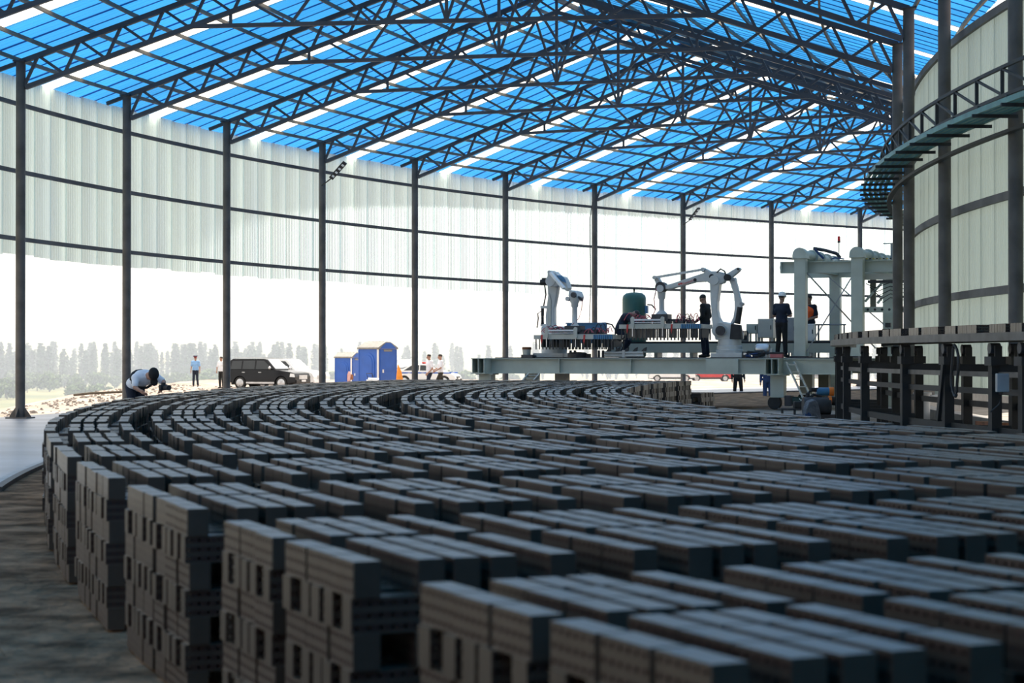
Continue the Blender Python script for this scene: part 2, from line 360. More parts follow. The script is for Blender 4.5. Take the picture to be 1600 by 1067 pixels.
# ------------------------------------------------------------------ floors
def annulus(r0, r1, a0, a1, ztop, thick, n=120):
    m = MB(); vs = []; fs = []
    for i in range(n + 1):
        a = a0 + (a1 - a0) * i / n
        vs += [pol(r0, a, ztop), pol(r1, a, ztop), pol(r1, a, ztop - thick), pol(r0, a, ztop - thick)]
    for i in range(n):
        for k in range(4): fs.append((i*4+k, i*4+(k+1)%4, (i+1)*4+(k+1)%4, (i+1)*4+k))
    fs += [(3,2,1,0), (n*4, n*4+1, n*4+2, n*4+3)]
    return m.add(vs, fs)
AL, AR = math.radians(112), math.radians(250); AM = math.radians(189.6)
o = annulus(67.55, 74.0, AL, AM, 0.0, 0.8).build('floor', M_conc); o['kind'] = 'structure'; o['label'] = 'smooth bluish concrete apron along the open outer wall'
o = annulus(38.0, 58.35, AL, AR, -0.012, 0.8).build('floor', mat('dusty_grey_screed_lit', (0.30,0.265,0.235), 0.95, 0, 0.25, 1.2, 0.5, 4.0, 0.1)); o['kind'] = 'structure'; o['label'] = 'dusty pale grey floor between the bricks and the kiln'  # dusty grey, also painted paler to carry the open light here
o = annulus(58.35, 67.33, AL, AR, -0.015, 0.8).build('floor', M_sand); o['kind'] = 'structure'; o['label'] = 'dusty brown earth bed under the brick stacks'
o = annulus(67.33, 74.0, AM, AR, -0.015, 0.8, 40).build('floor', M_sand); o['kind'] = 'structure'; o['label'] = 'dusty brown earth beside the near brick stacks'
o = annulus(67.33, 67.42, AL, AM, 0.035, 0.5).build('trim_1', M_char); o['kind'] = 'structure'; o['label'] = 'dark steel curb rail between concrete and earth bed'
o = annulus(67.42, 67.55, AL, AM, 0.012, 0.5).build('trim_2', mat('pale_concrete_curb', (0.45,0.45,0.45), 0.8)); o['kind'] = 'structure'; o['label'] = 'pale concrete strip beside the curb rail'

# ------------------------------------------------------------------ outer wall: corrugated sheets, girts
def col_ang(i): return A0 - DA * i
def corr_wall(r, a0, a1, z0, z1, ribs, depth=0.035):
    m = MB(); vs = []
    n = ribs * 4
    prof = (0.0, 0.0, 1.0, 1.0)
    for k in range(n + 1):
        f = k / n; a = a0 + (a1 - a0) * f
        rr = r + depth * prof[k % 4]
        vs += [pol(rr, a, z0), pol(rr, a, z1)]
    m.add(vs, [(2*k, 2*k+2, 2*k+3, 2*k+1) for k in range(n)])
    return m
wall = struct('wall_outer', 'pale translucent corrugated outer wall hung above an open base')
R_WALL = 74.05
for i in range(-5, 13):
    for k in range(7):
        a0 = col_ang(i) - DA * k / 7; a1 = col_ang(i) - DA * (k + 1) / 7 - 0.0007
        off = 0.004 if k % 2 else 0.0
        corr_wall(R_WALL + off, a0, a1, 3.81 + rnd.uniform(-0.035, 0.035), 8.0 + rnd.uniform(-0.03, 0.02), 9, 0.03).build('wall_sheet', M_wall, wall)
for i in range(-20, -5):
    corr_wall(R_WALL, col_ang(i), col_ang(i + 1), 0.0 if i < -8 else 3.81, 8.0, 30).build('wall_sheet', M_colm if i < -8 else M_wall, wall)  # unseen sheets behind the camera are opaque and dark to cut side light
wb = struct('wall_light_block', 'added unseen dark wall across the ring behind the camera, blocking light')  # unseen wall, added to keep light off the near brick faces
for k in range(11):
    r0 = 52.4 + 1.92 * k; a_ = math.radians(216.5)
    MB().bar(pol(r0 + 0.96, a_, 0.0), pol(r0 + 0.96, a_, 8.0), 0.12, 1.9, (math.cos(a_), math.sin(a_), 0)).build('light_block_panel', M_colm, wb)
for z in (7.36, 5.77, 4.18):
    for i in range(-5, 13):
        pts = [pol(R_WALL - 0.09, col_ang(i) - DA * k / 6, z) for k in range(7)]
        MB().sweep(pts, 0.06, 0.10).build('girt', M_steel, wall)

# ------------------------------------------------------------------ roof: purlin rings and translucent sheets
roof = struct('ceiling', 'blue translucent corrugated roof with clear strips on steel purlins')
R_OUT, R_INN = 74.32, 52.25; R_RIDGE = (R_COL + R_IN) / 2
def roof_z(r, lift=0.0): return H_RIDGE - abs(r - R_RIDGE) * SLOPE + lift
def corr_roof(r0, r1, a0, a1, ribs, lift, depth=0.035):
    m = MB(); vs = []; n = ribs * 4; prof = (0.0, 0.0, 1.0, 1.0)
    for k in range(n + 1):
        a = a0 + (a1 - a0) * k / n; dz = depth * prof[k % 4]
        vs += [pol(r0, a, roof_z(r0, lift) + dz), pol(r1, a, roof_z(r1, lift) + dz)]
    return m.add(vs, [(2*k, 2*k+1, 2*k+3, 2*k+2) for k in range(n)])
for i in range(-20, 15):
    for side in (0, 1):
        r0, r1 = ((R_OUT, R_RIDGE - 0.05) if side == 0 else (R_RIDGE + 0.05, R_INN))
        if -5 <= i <= 12:
            for k in range(8):
                a0 = col_ang(i) - DA * k / 8 + 0.0008; a1 = col_ang(i) - DA * (k + 1) / 8 - 0.0008
                corr_roof(r0, r1, a0, a1, 4, 0.20 + (0.006 if k % 2 else 0)).build('roof_sheet', M_roofwhite if k == 4 else M_roofblue, roof)
        else:
            corr_roof(r0, r1, col_ang(i), col_ang(i + 1), 8, 0.20).build('roof_sheet', M_roofblue, roof)
PUR = [73.33, 72.58] + [72.58 - 1.02 * q for q in range(1, 9)]; PUR += [2 * R_RIDGE - q for q in PUR[::-1]] + [52.5]
for r in PUR:
    pts = [pol(r, col_ang(-6) - DA * j / 3, roof_z(r, 0.125)) for j in range(0, 58)]
    MB().sweep(pts, 0.05, 0.085).build('purlin', M_purlin, roof)
for dr in (-0.35, 0.35):
    r = R_RIDGE + dr
    MB().sweep([pol(r, col_ang(-6) - DA * j / 3, roof_z(r, 0.10)) for j in range(0, 58)], 0.08, 0.14).build('ridge_beam', M_steel, roof)

# ------------------------------------------------------------------ trusses (one built, the rest copied)
def make_truss():
    t = thing('roof_truss', 'steel roof truss', 'roof truss')
    L = (pol(R_COL, col_ang(0)) - pol(R_IN, col_ang(0) + A_IN)).length
    zt = lambda u: H_COL + SLOPE * L * min(u, 1 - u) * 1.0
    zb = lambda u: zt(u) - 0.58
    P = lambda u, z: (L * u, 0, z)
    for a, bb in ((0, 0.5), (0.5, 1)):
        MB().bar(P(a, zt(a)), P(bb, zt(bb)), 0.11, 0.115).build('top_chord', M_steel, t)
        MB().bar(P(a + (0.006 if a == 0 else 0), zb(a)), P(bb - (0.006 if bb == 1 else 0), zb(bb)), 0.10, 0.105).build('bottom_chord', M_steel, t)
    MB().bar((-0.55, 0, H_COL - 0.55 * SLOPE), (0, 0, H_COL), 0.08, 0.09).build('eave_stub', M_steel, t)
    ht = zb(0.2); MB().bar(P(0.2, ht), P(0.8, ht), 0.09, 0.09).build('tie_beam', M_steel, t)
    def web(p, q, w=0.062): MB().bar(p, q, w, w).build('web_member', M_steel, t)
    for side in (0, 1):
        U = (lambda u: u) if side == 0 else (lambda u: 1 - u)
        for k in range(10):
            u0 = 0.05 * k + 0.004; ut = 0.05 * k + 0.021; u1 = 0.05 * (k + 1)
            web(P(U(u0), zb(u0)), P(U(ut), zt(ut))); web(P(U(ut), zt(ut)), P(U(u1), zb(u1)))
        web(P(U(0.25), zb(0.25)), P(U(0.25), ht))
        nod = [(0.275, 1), (0.32, 0), (0.36, 1), (0.415, 0), (0.47, 1), (0.5, 0)]
        for (a, fa), (bb, fb) in zip(nod[:-1], nod[1:]):
            web(P(U(a), zb(a) if fa else ht), P(U(bb), zb(bb) if fb else ht), 0.06)
    web(P(0.5, zt(0.5)), P(0.5, ht), 0.07)
    return t
proto = make_truss(); first = True
for i in range(-3, 12):
    p = pol(R_COL, col_ang(i)); q = pol(R_IN, col_ang(i) + A_IN); dd = q - p
    lab = 'dark steel roof truss, %s from the left, spanning outer column to kiln column' % ORD[i + 3] if i >= 0 else 'dark steel roof truss near the camera, %s before the leftmost column' % ORD[-i - 1]
    if first: o = proto; o.location = p; o.rotation_euler = (0, 0, math.atan2(dd.y, dd.x)); o['label'] = lab; o['group'] = 'roof trusses of the ring shed'; first = False
    else: dup(proto, p, math.atan2(dd.y, dd.x), lab)

# ------------------------------------------------------------------ columns
def make_column(h, lab, w=0.21, base=True):
    t = thing('steel_column', lab, 'column')
    m = MB(); n = 12
    m.tube((0,0,0.02), (0,0,h), w/2 + 0.004, None, 16); m.build('shaft', M_colm, t, True)
    MB().box((0,0,h+0.01), (w*1.35, w*1.35, 0.03)).build('cap_plate', M_steel, t)
    MB().box((0,0,0.015), (0.5,0.5,0.03)).build('base_plate', M_colm, t)
    for k in range(4):
        a = math.pi/4 * 0 + math.pi/2 * k; cx, sy = math.cos(a), math.sin(a)
        pr = MB().prism([(w/2,0.03),(0.26,0.03),(0.26,0.05),(w/2,0.26)], -0.008, 0.008)
        pr.v = [(x*cx - y*sy, x*sy + y*cx, z) for x, y, z in pr.v]
        pr.build('gusset', M_colm, t)
    return t
cproto = make_column(H_COL, 'x')
names_o = ['dark steel column at the far left edge, its base plate in view','dark steel column behind the bending photographer','dark steel column at the tail of the black car','dark steel column between the white car and blue toilets, lamp on top','dark steel column between blue toilets and walking men','dark steel column behind the left end of the machine platform','dark steel column right of the small folded robot, cable alongside','dark steel column behind the big robot upper arm, lamp on top','dark steel column behind the worker in white helmet','dark steel column behind the machine frame with red beacon']
used = False
for i in range(-1, 11):
    lab = names_o[i] if 0 <= i < 10 else ('dark steel column just outside the left frame edge' if i < 0 else 'dark steel column hidden beyond the kiln columns')
    a = col_ang(i)
    if not used: o = cproto; o.location = pol(R_COL, a); o.rotation_euler = (0,0,a); o['label'] = lab; o['group'] = 'outer wall columns'; used = True
    else: dup(cproto, pol(R_COL, a), a, lab)
iproto = None
for i, lab in ((0,'dark kiln column farthest left, end of the conductor rail'),(-1,'dark kiln column second from left, beside the wall edge'),(-2,'dark kiln column between the two pale wall bays'),(-3,'dark kiln column at the right frame edge')):
    a = col_ang(i) + A_IN
    o = dup(cproto, pol(R_IN, a), a, lab); o['group'] = 'kiln columns'
# lamps on two columns
for i, lab, px0, py0, px1, py1, hd in ((3,'black column lamp high above the white car',508,289,539,254,0),(7,'black column lamp high above the big robot',1072,351,1092,325,0)):
    d = pol(R_COL, col_ang(i)).y - 0.3
    p = at(px0, py0, d); q = at(px1, py1, d - 0.6)
    t = thing('floodlight', lab, 'lamp', p, 0, 'lamps on the outer columns')
    v = q - p
    MB().path([(-0.12,0.15,0), v*0.25, v*0.35], 0.02).build('bracket_arm', M_black, t)
    MB().bar(v*0.3, v, 0.14, 0.06, (0.5,-0.6,0.4)).build('lamp_head', M_black, t)
    dn = v.normalized(); nrm = (Vector((0.5,-0.6,0.4)) - dn * dn.dot(Vector((0.5,-0.6,0.4)))).normalized()
    for k in range(4):
        c = v * (0.42 + 0.16 * k) + nrm * 0.032
        MB().bar(c - dn*0.035, c + dn*0.035, 0.08, 0.012, nrm).build('lens', M_lamp, t)
d = pol(R_COL, col_ang(6)).y - 0.4
tag(MB().path([at(926,316,d), at(922,340,d), at(922,380,d), at(923,440,d), at(921,505,d)], 0.018).build('hanging_cable', M_black), 'thin black cable hanging down beside the column by the folded robot', 'cable')
# ------------------------------------------------------------------ bricks
BL, BW, BH = 0.24, 0.09, 0.1138
def hero_brick_mesh():
    m = MB(); uvs = []
    def quad(ps, uv=None):
        n = len(m.v); m.v += [tuple(p) for p in ps]; m.f.append(tuple(range(n, n + len(ps)))); uvs.append(uv or [(-5, -5)] * len(ps))
    nx, nz = 6, 3; cx, cz = BL / nx, BH / nz; hr = 0.0075
    for sgn in (-1, 1):
        y = sgn * BW / 2
        for i in range(nx):
            for j in range(nz):
                x0 = -BL/2 + i*cx; z0 = j*cz; mx, mz = x0 + cx/2, z0 + cz/2
                sq = []; oc = []
                for k in range(8):
                    a = math.pi/4 * k + math.pi/8
                    oc.append((mx + hr*math.cos(a), mz + hr*math.sin(a)))
                corners = [(x0+cx, z0+cz), (x0, z0+cz), (x0, z0), (x0+cx, z0)]
                U = lambda p: ((p[0]+BL/2)/cx, p[1]/cz)
                for q in range(4):
                    k0 = (2*q) % 8; k1 = (2*q+1) % 8; k2 = (2*q+2) % 8; nc = corners[(q+1) % 4]; c0 = corners[q]
                    for poly in ([c0, oc[k1], oc[k0]], [c0, nc, oc[k2], oc[k1]]):
                        pp = poly if sgn > 0 else poly[::-1]
                        quad([(p[0], y, p[1]) for p in pp], [U(p) for p in pp])
                if sgn > 0:
                    for k in range(8):
                        a, bq = oc[k], oc[(k+1) % 8]
                        quad([(a[0], -BW/2, a[1]), (a[0], BW/2, a[1]), (bq[0], BW/2, bq[1]), (bq[0], -BW/2, bq[1])])
    h, w = BL/2, BW/2
    quad([(-h,-w,BH),(h,-w,BH),(h,w,BH),(-h,w,BH)]); quad([(-h,-w,0),(-h,w,0),(h,w,0),(h,-w,0)])
    quad([(h,-w,0),(h,w,0),(h,w,BH),(h,-w,BH)]); quad([(-h,-w,0),(-h,-w,BH),(-h,w,BH),(-h,w,0)])
    me = m.mesh('brick', M_brick); ul = me.uv_layers.new(name='UVMap')
    ul.data.foreach_set('uv', [c for f in uvs for p in f for c in p])
    return me
HERO = hero_brick_mesh()
LANES = (0.045, 0.255, 0.38, 0.505, 0.715); RADC = (0.110, 0.364, 0.618); TANC = (-0.3225, -0.125, 0.0, 0.125, 0.3225)
bricks = []      # (x, y, z, angle of the long axis, layer, lane, pos, ring, stack key)
def stack(ac, m, key, layers=7):
    rm = R_BRICK - 0.985 * m - (0.12 if m >= 4 else 0.0)
    ac += rnd.uniform(-0.0003, 0.0003); rm += rnd.uniform(-0.012, 0.012)
    T = Vector((-math.sin(ac), math.cos(ac), 0)); Rv = Vector((math.cos(ac), math.sin(ac), 0)); base = pol(rm, ac)
    for L in range(layers):
        if L % 2 == 0:
            for li, lo in enumerate(LANES):
                for pi, tq in enumerate((-0.256, 0.0, 0.256)):
                    p = base - Rv * (lo + rnd.uniform(-0.007, 0.007)) + T * (tq + rnd.uniform(-0.002, 0.002))
                    bricks.append((p.x, p.y, L * BH, ac + math.pi/2 + rnd.uniform(-0.012, 0.012), L, li, pi, m, key))
        else:
            for li, lo in enumerate(RADC):
                for pi, tq in enumerate(TANC):
                    p = base - Rv * (lo + rnd.uniform(-0.006, 0.006)) + T * (tq + rnd.uniform(-0.004, 0.004))
                    bricks.append((p.x, p.y, L * BH, ac + rnd.uniform(-0.012, 0.012), L, li, pi, m, key))
for k in range(-6, 22):
    for j in range(2):
        ac = math.radians(204.23 - 0.74 * j + 0.3155 - 1.915 * k)
        for m in range(8):
            px, py, d = project(pol(R_BRICK - 0.985 * m - 0.4, ac, 0.8))
            if d < 1.5 or px > 1850 or py > 1500: continue
            stack(ac, m, 2 * k + j)
for q in range(2): stack(math.radians(161.35 - 0.74 * q + 0.3), 7, 44 + q, 4)
cand = []
for i, bk in enumerate(bricks):
    if not ((bk[4] == 6) or (bk[7] == 0 and bk[5] == 0)): continue
    px, py, d = project((bk[0], bk[1], bk[2] + BH))
    if d < 2 or px < -15 or px > 1615 or py > 1080: continue
    cand.append((d, i))
cand.sort(); hero = set(i for d, i in cand[:225])
keys = sorted(set(bricks[i][8] for i in hero)); kord = {k: n for n, k in enumerate(keys)}
RINGN = ['outermost','second','third','fourth','fifth','sixth','seventh','innermost']
LANEN = ['outer lane','second lane','middle lane','fourth lane','inner lane']
COURSE = {6:'top course',5:'second course',4:'third course',3:'fourth course',2:'fifth course',1:'sixth course',0:'bottom course'}
for i in sorted(hero):
    x, y, z, a, L, li, pi, m, key = bricks[i]
    o = bpy.data.objects.new('brick', HERO); COL.objects.link(o); o.location = (x, y, z); o.rotation_euler = (0, 0, a)
    if L % 2 == 0: w = '%s, %s' % (LANEN[li], ('far end', 'middle', 'near end')[pi])
    else: w = 'end brick %s from far side' % ORD[pi]
    tag(o, 'grey brick, %s, %s, %s stack from camera, %s ring' % (COURSE[L], w, ORD[min(kord[key], 23)], RINGN[m]), 'brick', 'nearest bricks of the curved stack field')
def brick_field(items, name, m):
    n = len(items); A = np.array([it[:4] for it in items], dtype=np.float64)
    h, w = BL/2, BW/2
    base = np.array([(-h,-w,0),(h,-w,0),(h,w,0),(-h,w,0),(-h,-w,BH),(h,-w,BH),(h,w,BH),(-h,w,BH)])
    c, s = np.cos(A[:,3]), np.sin(A[:,3])
    X = A[:,0,None] + base[None,:,0]*c[:,None] - base[None,:,1]*s[:,None]
    Y = A[:,1,None] + base[None,:,0]*s[:,None] + base[None,:,1]*c[:,None]
    Z = A[:,2,None] + base[None,:,2] + np.zeros_like(X)
    V = np.stack([X,Y,Z], 2).reshape(-1,3)
    fq = np.array([(0,3,2,1),(4,5,6,7),(0,1,5,4),(2,3,7,6),(1,2,6,5),(3,0,4,7)])
    Fc = (fq[None] + (np.arange(n)*8)[:,None,None]).reshape(-1,4)
    hole = [(0,0),(6,0),(6,3),(0,3)]; none = [(-5,-5)]*4
    uv1 = np.array([none,none,hole,hole,none,none], dtype=np.float32)
    UV = np.broadcast_to(uv1[None], (n,6,4,2)).reshape(-1)
    me = bpy.data.meshes.new(name); me.vertices.add(len(V)); me.vertices.foreach_set('co', V.reshape(-1))
    me.loops.add(Fc.size); me.loops.foreach_set('vertex_index', Fc.reshape(-1).astype(np.int32))
    me.polygons.add(len(Fc)); me.polygons.foreach_set('loop_start', np.arange(0, Fc.size, 4, dtype=np.int32)); me.polygons.foreach_set('loop_total', np.full(len(Fc), 4, dtype=np.int32))
    ul = me.uv_layers.new(name='UVMap'); ul.data.foreach_set('uv', np.ascontiguousarray(UV))
    me.materials.append(m); me.polygons.foreach_set('use_smooth', np.zeros(len(Fc), dtype=bool)); me.update(); me.validate()
    o = bpy.data.objects.new(name, me); COL.objects.link(o); return o
o = brick_field([b for i, b in enumerate(bricks) if i not in hero], 'brick_stacks', M_bricks)
tag(o, 'curving field of grey perforated brick stacks receding beneath the roof', 'bricks', None, 'stuff')

# ------------------------------------------------------------------ kiln wall on the right
wi = struct('wall_inner', 'pale green corrugated kiln wall behind the dark columns')
AIA, AIB = math.radians(222), math.radians(114); n = 113
for k in range(n):
    a0 = AIA + (AIB - AIA) * k / n; a1 = AIA + (AIB - AIA) * (k + 1) / n - 0.0008
    corr_wall(53.22 + (0.004 if k % 2 else 0), a0, a1, 0.8, 6.95 + rnd.uniform(-0.03, 0.03), 8, 0.028).build('wall_sheet', M_colm if a0 > math.radians(196) else M_wall_in, wi)  # sheets out of view turned opaque and dark to block light from behind
for z in (2.45, 3.9, 5.4, 6.85):
    for i in range(-8, 6):
        MB().sweep([pol(53.34, col_ang(i) + A_IN - DA * k / 6, z) for k in range(7)], 0.06, 0.13).build('girt', M_colm, wi)
annulus(53.0, 53.3, AIB, AIA, 0.42, 0.5, 60).build('plinth', mat('grey_plinth_concrete', (0.22,0.21,0.2), 0.9), wi)

# ------------------------------------------------------------------ conductor rails round the kiln columns
cr = thing('conductor_rail', 'curved teal conductor rails with black ladder tray around kiln columns', 'power rail', pol(54.1, math.radians(178), 4.6))
o0 = cr.location.copy(); AA = [math.radians(192 - 0.45 * k) for k in range(80)]
def rel(p): return p - o0
for k in range(5):
    MB().sweep([rel(pol(53.86 + 0.11 * k, a, 4.98)) for a in AA], 0.05, 0.08).build('rail', M_teal, cr)
for k in range(0, 80, 3):
    a = AA[k]
    MB().bar(rel(pol(53.72, a, 4.91)), rel(pol(54.40, a, 4.91)), 0.04, 0.05).build('bracket', M_black, cr)
    for q in range(5): MB().box(rel(pol(53.86 + 0.11 * q, a, 5.03)), (0.05,0.05,0.04)).build('rail_clip', M_white if k % 12 == 0 and q == 2 else M_black, cr)
for r, z in ((53.95, 5.2), (53.95, 5.62)):
    MB().sweep([rel(pol(r, a, z)) for a in AA[:52]], 0.05, 0.05).build('tray_rail', M_black, cr)
MB().sweep([rel(pol(53.78, a, 4.72)) for a in AA], 0.10, 0.05).build('lower_rail', M_black, cr)
for k in range(0, 52, 3):
    MB().bar(rel(pol(53.95, AA[k], 5.2)), rel(pol(53.95, AA[k], 5.62)), 0.05).build('tray_post', M_black, cr)
    if k + 3 < 52: MB().bar(rel(pol(53.95, AA[k], 5.22)), rel(pol(53.95, AA[k+3], 5.6)), 0.035).build('tray_brace', M_black, cr)

# ------------------------------------------------------------------ circular roller conveyor in front of the kiln
M_conv = mat('black_conveyor_steel', (0.010,0.010,0.011), 0.6, 0.0, 0.25, 5.0); M_fascia = mat('worn_edge_beam_steel', (0.10,0.095,0.09), 0.5, 0.2, 0.3, 3.0)
cv = thing('circular_conveyor', 'dark steel roller conveyor curving along the kiln on posts', 'conveyor', pol(54.4, math.radians(178), 0))
o0 = cv.location.copy(); CA = [math.radians(190 - 0.5 * k) for k in range(56)]
for r in (54.98, 53.92):
    MB().sweep([rel(pol(r, a, 1.68)) for a in CA], 0.07, 0.11).build('edge_beam', M_fascia if r > 54.5 else M_conv, cv)
m = annulus(53.95, 54.95, CA[-1], CA[0], 1.735, 0.02, 56); m.v = [tuple(Vector(p) - o0) for p in m.v]; m.build('deck_plate', M_conv, cv)
outer = [ring_hit(px, 54.9) for px in (1596, 1549, 1476, 1410, 1347, 1319)]
outer += [outer[-1] - math.radians(2.6 * q) for q in range(1, 4)]
inner = [a + math.radians(0.35) for a in outer]
for lst, r in ((outer, 54.85), (inner, 53.98)):
    for a in lst:
        MB().box(rel(pol(r, a, 0.66)), (0.14, 0.14, 1.30), a).build('post', M_conv, cv)
        MB().box(rel(pol(r, a, 1.36)), (0.2, 0.26, 0.12), a).build('bracket', M_black, cv)
        MB().tube(rel(pol(r - 0.06, a, 1.53)), rel(pol(r + 0.08, a, 1.53)), 0.075).build('roller', M_steel, cv, True)
        MB().box(rel(pol(r, a + 0.0022, 1.48)), (0.1, 0.03, 0.16), a).build('roller_cheek', M_black, cv)
        MB().box(rel(pol(r, a - 0.0022, 1.48)), (0.1, 0.03, 0.16), a).build('roller_cheek', M_black, cv)
for a in outer:
    MB().bar(rel(pol(54.85, a, 1.25)), rel(pol(53.98, a + math.radians(0.35), 1.25)), 0.1, 0.12).build('cross_beam', M_conv, cv)
    MB().bar(rel(pol(54.85, a, 0.4)), rel(pol(53.98, a + math.radians(0.35), 0.4)), 0.06, 0.08).build('cross_beam', M_conv, cv)
for a, b2 in zip(outer[:-1], outer[1:]):
    for z, hh, mm in ((0.42, 0.10, M_conv), (0.95, 0.08, M_conv), (1.18, 0.07, M_fascia)):
        MB().bar(rel(pol(54.8, a, z)), rel(pol(54.8, b2, z)), 0.06, hh).build('tie_rail', mm, cv)
    MB().bar(rel(pol(53.95, a, 0.7)), rel(pol(53.95, b2, 0.7)), 0.06, 0.09).build('tie_rail', M_conv, cv)
a = outer[2]
MB().bar(rel(pol(54.93, a - 0.004, 0.5)), rel(pol(54.93, a + 0.001, 1.32)), 0.05, 0.1).build('brace', M_conv, cv)
# drive chain hanging beside a post
ac = ring_hit(1492, 54.95)
MB().path([rel(pol(54.95, ac + 0.0022*math.cos(t)*1.2 + 0.0006*math.sin(3*t), 1.22 + 0.36*math.sin(t))) for t in [2*math.pi*q/20 for q in range(21)]], 0.022).build('drive_chain', M_black, cv)
# rows of bricks riding on the deck
nb = 0
groups = [(1602, 9), (1556, 5), (1517, 9), (1470, 6), (1437, 9), (1400, 6), (1372, 8), (1338, 8), (1314, 7)]
spots = []
gi = 0
a_run = math.radians(188.0)
while a_run > math.radians(167):
    cnt = (9, 6, 8, 5)[gi % 4]
    for q in range(cnt):
        a = a_run - q * 0.098 / 54.6
        for rr in (54.82,): spots.append((rr, a, gi, q))
    a_run -= (cnt * 0.098 + (0.16, 0.5, 0.1, 0.34)[gi % 4]) / 54.6; gi += 1
gname = {}
for rr, a, g_, q in spots:
    p = pol(rr, a, 1.737); px, py, d = project(p)
    if px > 1612 or d > 42.5: continue
    gname.setdefault(g_, len(gname))
    o = bpy.data.objects.new('brick', HERO); COL.objects.link(o); o.location = p; o.rotation_euler = (0, 0, a + rnd.uniform(-0.02, 0.02))
    tag(o, 'grey brick on conveyor, %s row, %s batch from the right edge, %s' % ('outer' if rr > 54.7 else 'inner', ORD[gname[g_]], ORD[q]), 'brick', 'bricks riding on the circular conveyor')

# ------------------------------------------------------------------ clutter under the conveyor
p = at(1530, 668, 33.5); p.z = 0
t = thing('trestle', 'rusty brown trestle bench behind the right conveyor posts', 'trestle', pol(53.95, ring_hit(1530, 53.95) + 0.012, 0.0), 1.57 + ring_hit(1530, 53.95))
MB().box((0,0,0.42), (0.9,0.25,0.06)).build('top_board', M_rust, t)
for sx in (-1, 1):
    for sy in (-1, 1): MB().bar((sx*0.3, sy*0.08, 0.40), (sx*0.42, sy*0.2, 0.0), 0.04).build('leg', M_rust, t)
t = thing('control_box', 'small grey junction box on the rightmost conveyor post', 'junction box', pol(55.0, ring_hit(1566, 55.0), 1.0))
MB().box((0,0,0.08), (0.16,0.1,0.24)).build('case', M_grey, t, bevel=0.01); MB().path([(0,0,-0.03),(-0.04,0,-0.2),(-0.15,0.02,-0.3)], 0.012).build('cable', M_black, t)
for q, (px, r, lab) in enumerate(((1441, 55.6, 'pale grey pipe stub standing left of the middle conveyor post'),)):
    t = thing('pipe_stub', lab, 'pipe', pol(r - 2.0, ring_hit(px, r - 2.0), 0)); MB().tube((0,0,0), (0,0,0.72), 0.14, 0.14, 16).build('pipe', M_grey, t, True); MB().tube((0,0,0.72), (0,0,0.76), 0.17, 0.17, 16).build('flange', M_grey, t, True)
t = thing('sack', 'slumped grey cement sack on the floor behind the conveyor', 'sack', pol(54.4, ring_hit(1505, 54.4) - 0.004, 0.0))
MB().ell((0,0,0.15), (0.3,0.2,0.17)).build('bag', mat('dusty_sack', (0.3,0.28,0.26), 0.95), t, True); MB().ell((0.27,0,0.2), (0.07,0.12,0.06)).build('tied_end', M_grey, t, True)
# ------------------------------------------------------------------ machine platform at the end of the ring (local frame: x right, y away)
GO = (6.95, 51.7); GA = math.radians(-19.94); gc, gs = math.cos(GA), math.sin(GA)
def gl(px, py, Y):
    k, q = kray(px, py)
    X = (k * (GO[1] + Y * gc) - GO[0] + Y * gs) / (gc - k * gs)
    d = GO[1] + X * gs + Y * gc
    return X, CAM_H + q * d
def gx(px, Y): return gl(px, 560, Y)[0]
def gw(X, Y, Z=0.0): return Vector((GO[0] + X * gc - Y * gs, GO[1] + X * gs + Y * gc, Z))
def gthing(name, label, cat, px, Y, z, group=None, rz=0.0):
    X = gx(px, Y); t = thing(name, label, cat, gw(X, Y, z), GA + rz, group); return t, X
ZT, ZB = 1.35, 0.93
pf = thing('machine_platform', 'pale green steel platform on wheeled legs at end of brick rows', 'platform', gw(0, 0), GA)
def ibeam(m, p, q, hgt, wid, tf=0.025, tw=0.02):
    p = Vector(p); q = Vector(q); d = (q - p)
    m.bar(p + Vector((0,0,-tf/2)), q + Vector((0,0,-tf/2)), wid, tf); m.bar(p + Vector((0,0,-hgt+tf/2)), q + Vector((0,0,-hgt+tf/2)), wid, tf)
    m.bar(p + Vector((0,0,-hgt/2)), q + Vector((0,0,-hgt/2)), tw, hgt - tf*2); return m
x0, x1 = gx(764, 0), gx(1330, 0)
for Y in (0.12, 4.0): ibeam(MB(), (x0, Y, ZT), (x1, Y, ZT), ZT - ZB, 0.22).build('main_beam', M_pale, pf)
for px, w in ((873, 0.02), (1128, 0.88), (985, 0.02)):
    MB().box((gx(px, 0), 0.06 if w < 0.1 else 0.015, (ZT+ZB)/2), (w, 0.10 if w < 0.1 else 0.012, ZT - ZB - 0.045)).build('stiffener_plate', M_pale, pf)
for px in (749, 1207):
    X = gx(px, -0.35)
    for k in (-1, 0, 1): MB().box((X + k*0.17, 1.9, (ZT+ZB)/2), (0.02, 4.7, ZT - ZB - 0.04)).build('end_beam_web', M_pale, pf)
    MB().box((X, 1.9, ZT - 0.008), (0.42, 4.7, 0.025)).build('end_beam_flange', M_pale, pf); MB().box((X, 1.9, ZB + 0.005), (0.42, 4.7, 0.025)).build('end_beam_flange', M_pale, pf)
    for Y in (0.1, 3.9):
        MB().box((X + 0.06, Y, (ZB + 0.3)/2 + 0.01), (0.36, 0.36, ZB - 0.32)).build('leg', M_pale, pf, bevel=0.01)
        MB().box((X + 0.06, Y, ZB - 0.02), (0.5, 0.5, 0.03)).build('leg_plate', M_pale, pf)
        wm = Matrix.Rotation(math.pi/2, 3, 'X')
        MB().lathe([(0.05,-0.09),(0.17,-0.09),(0.19,-0.05),(0.19,0.05),(0.17,0.09),(0.05,0.09)], (X - 0.03, Y - 0.02, 0.19), 20, wm).build('wheel', M_black, pf, True)
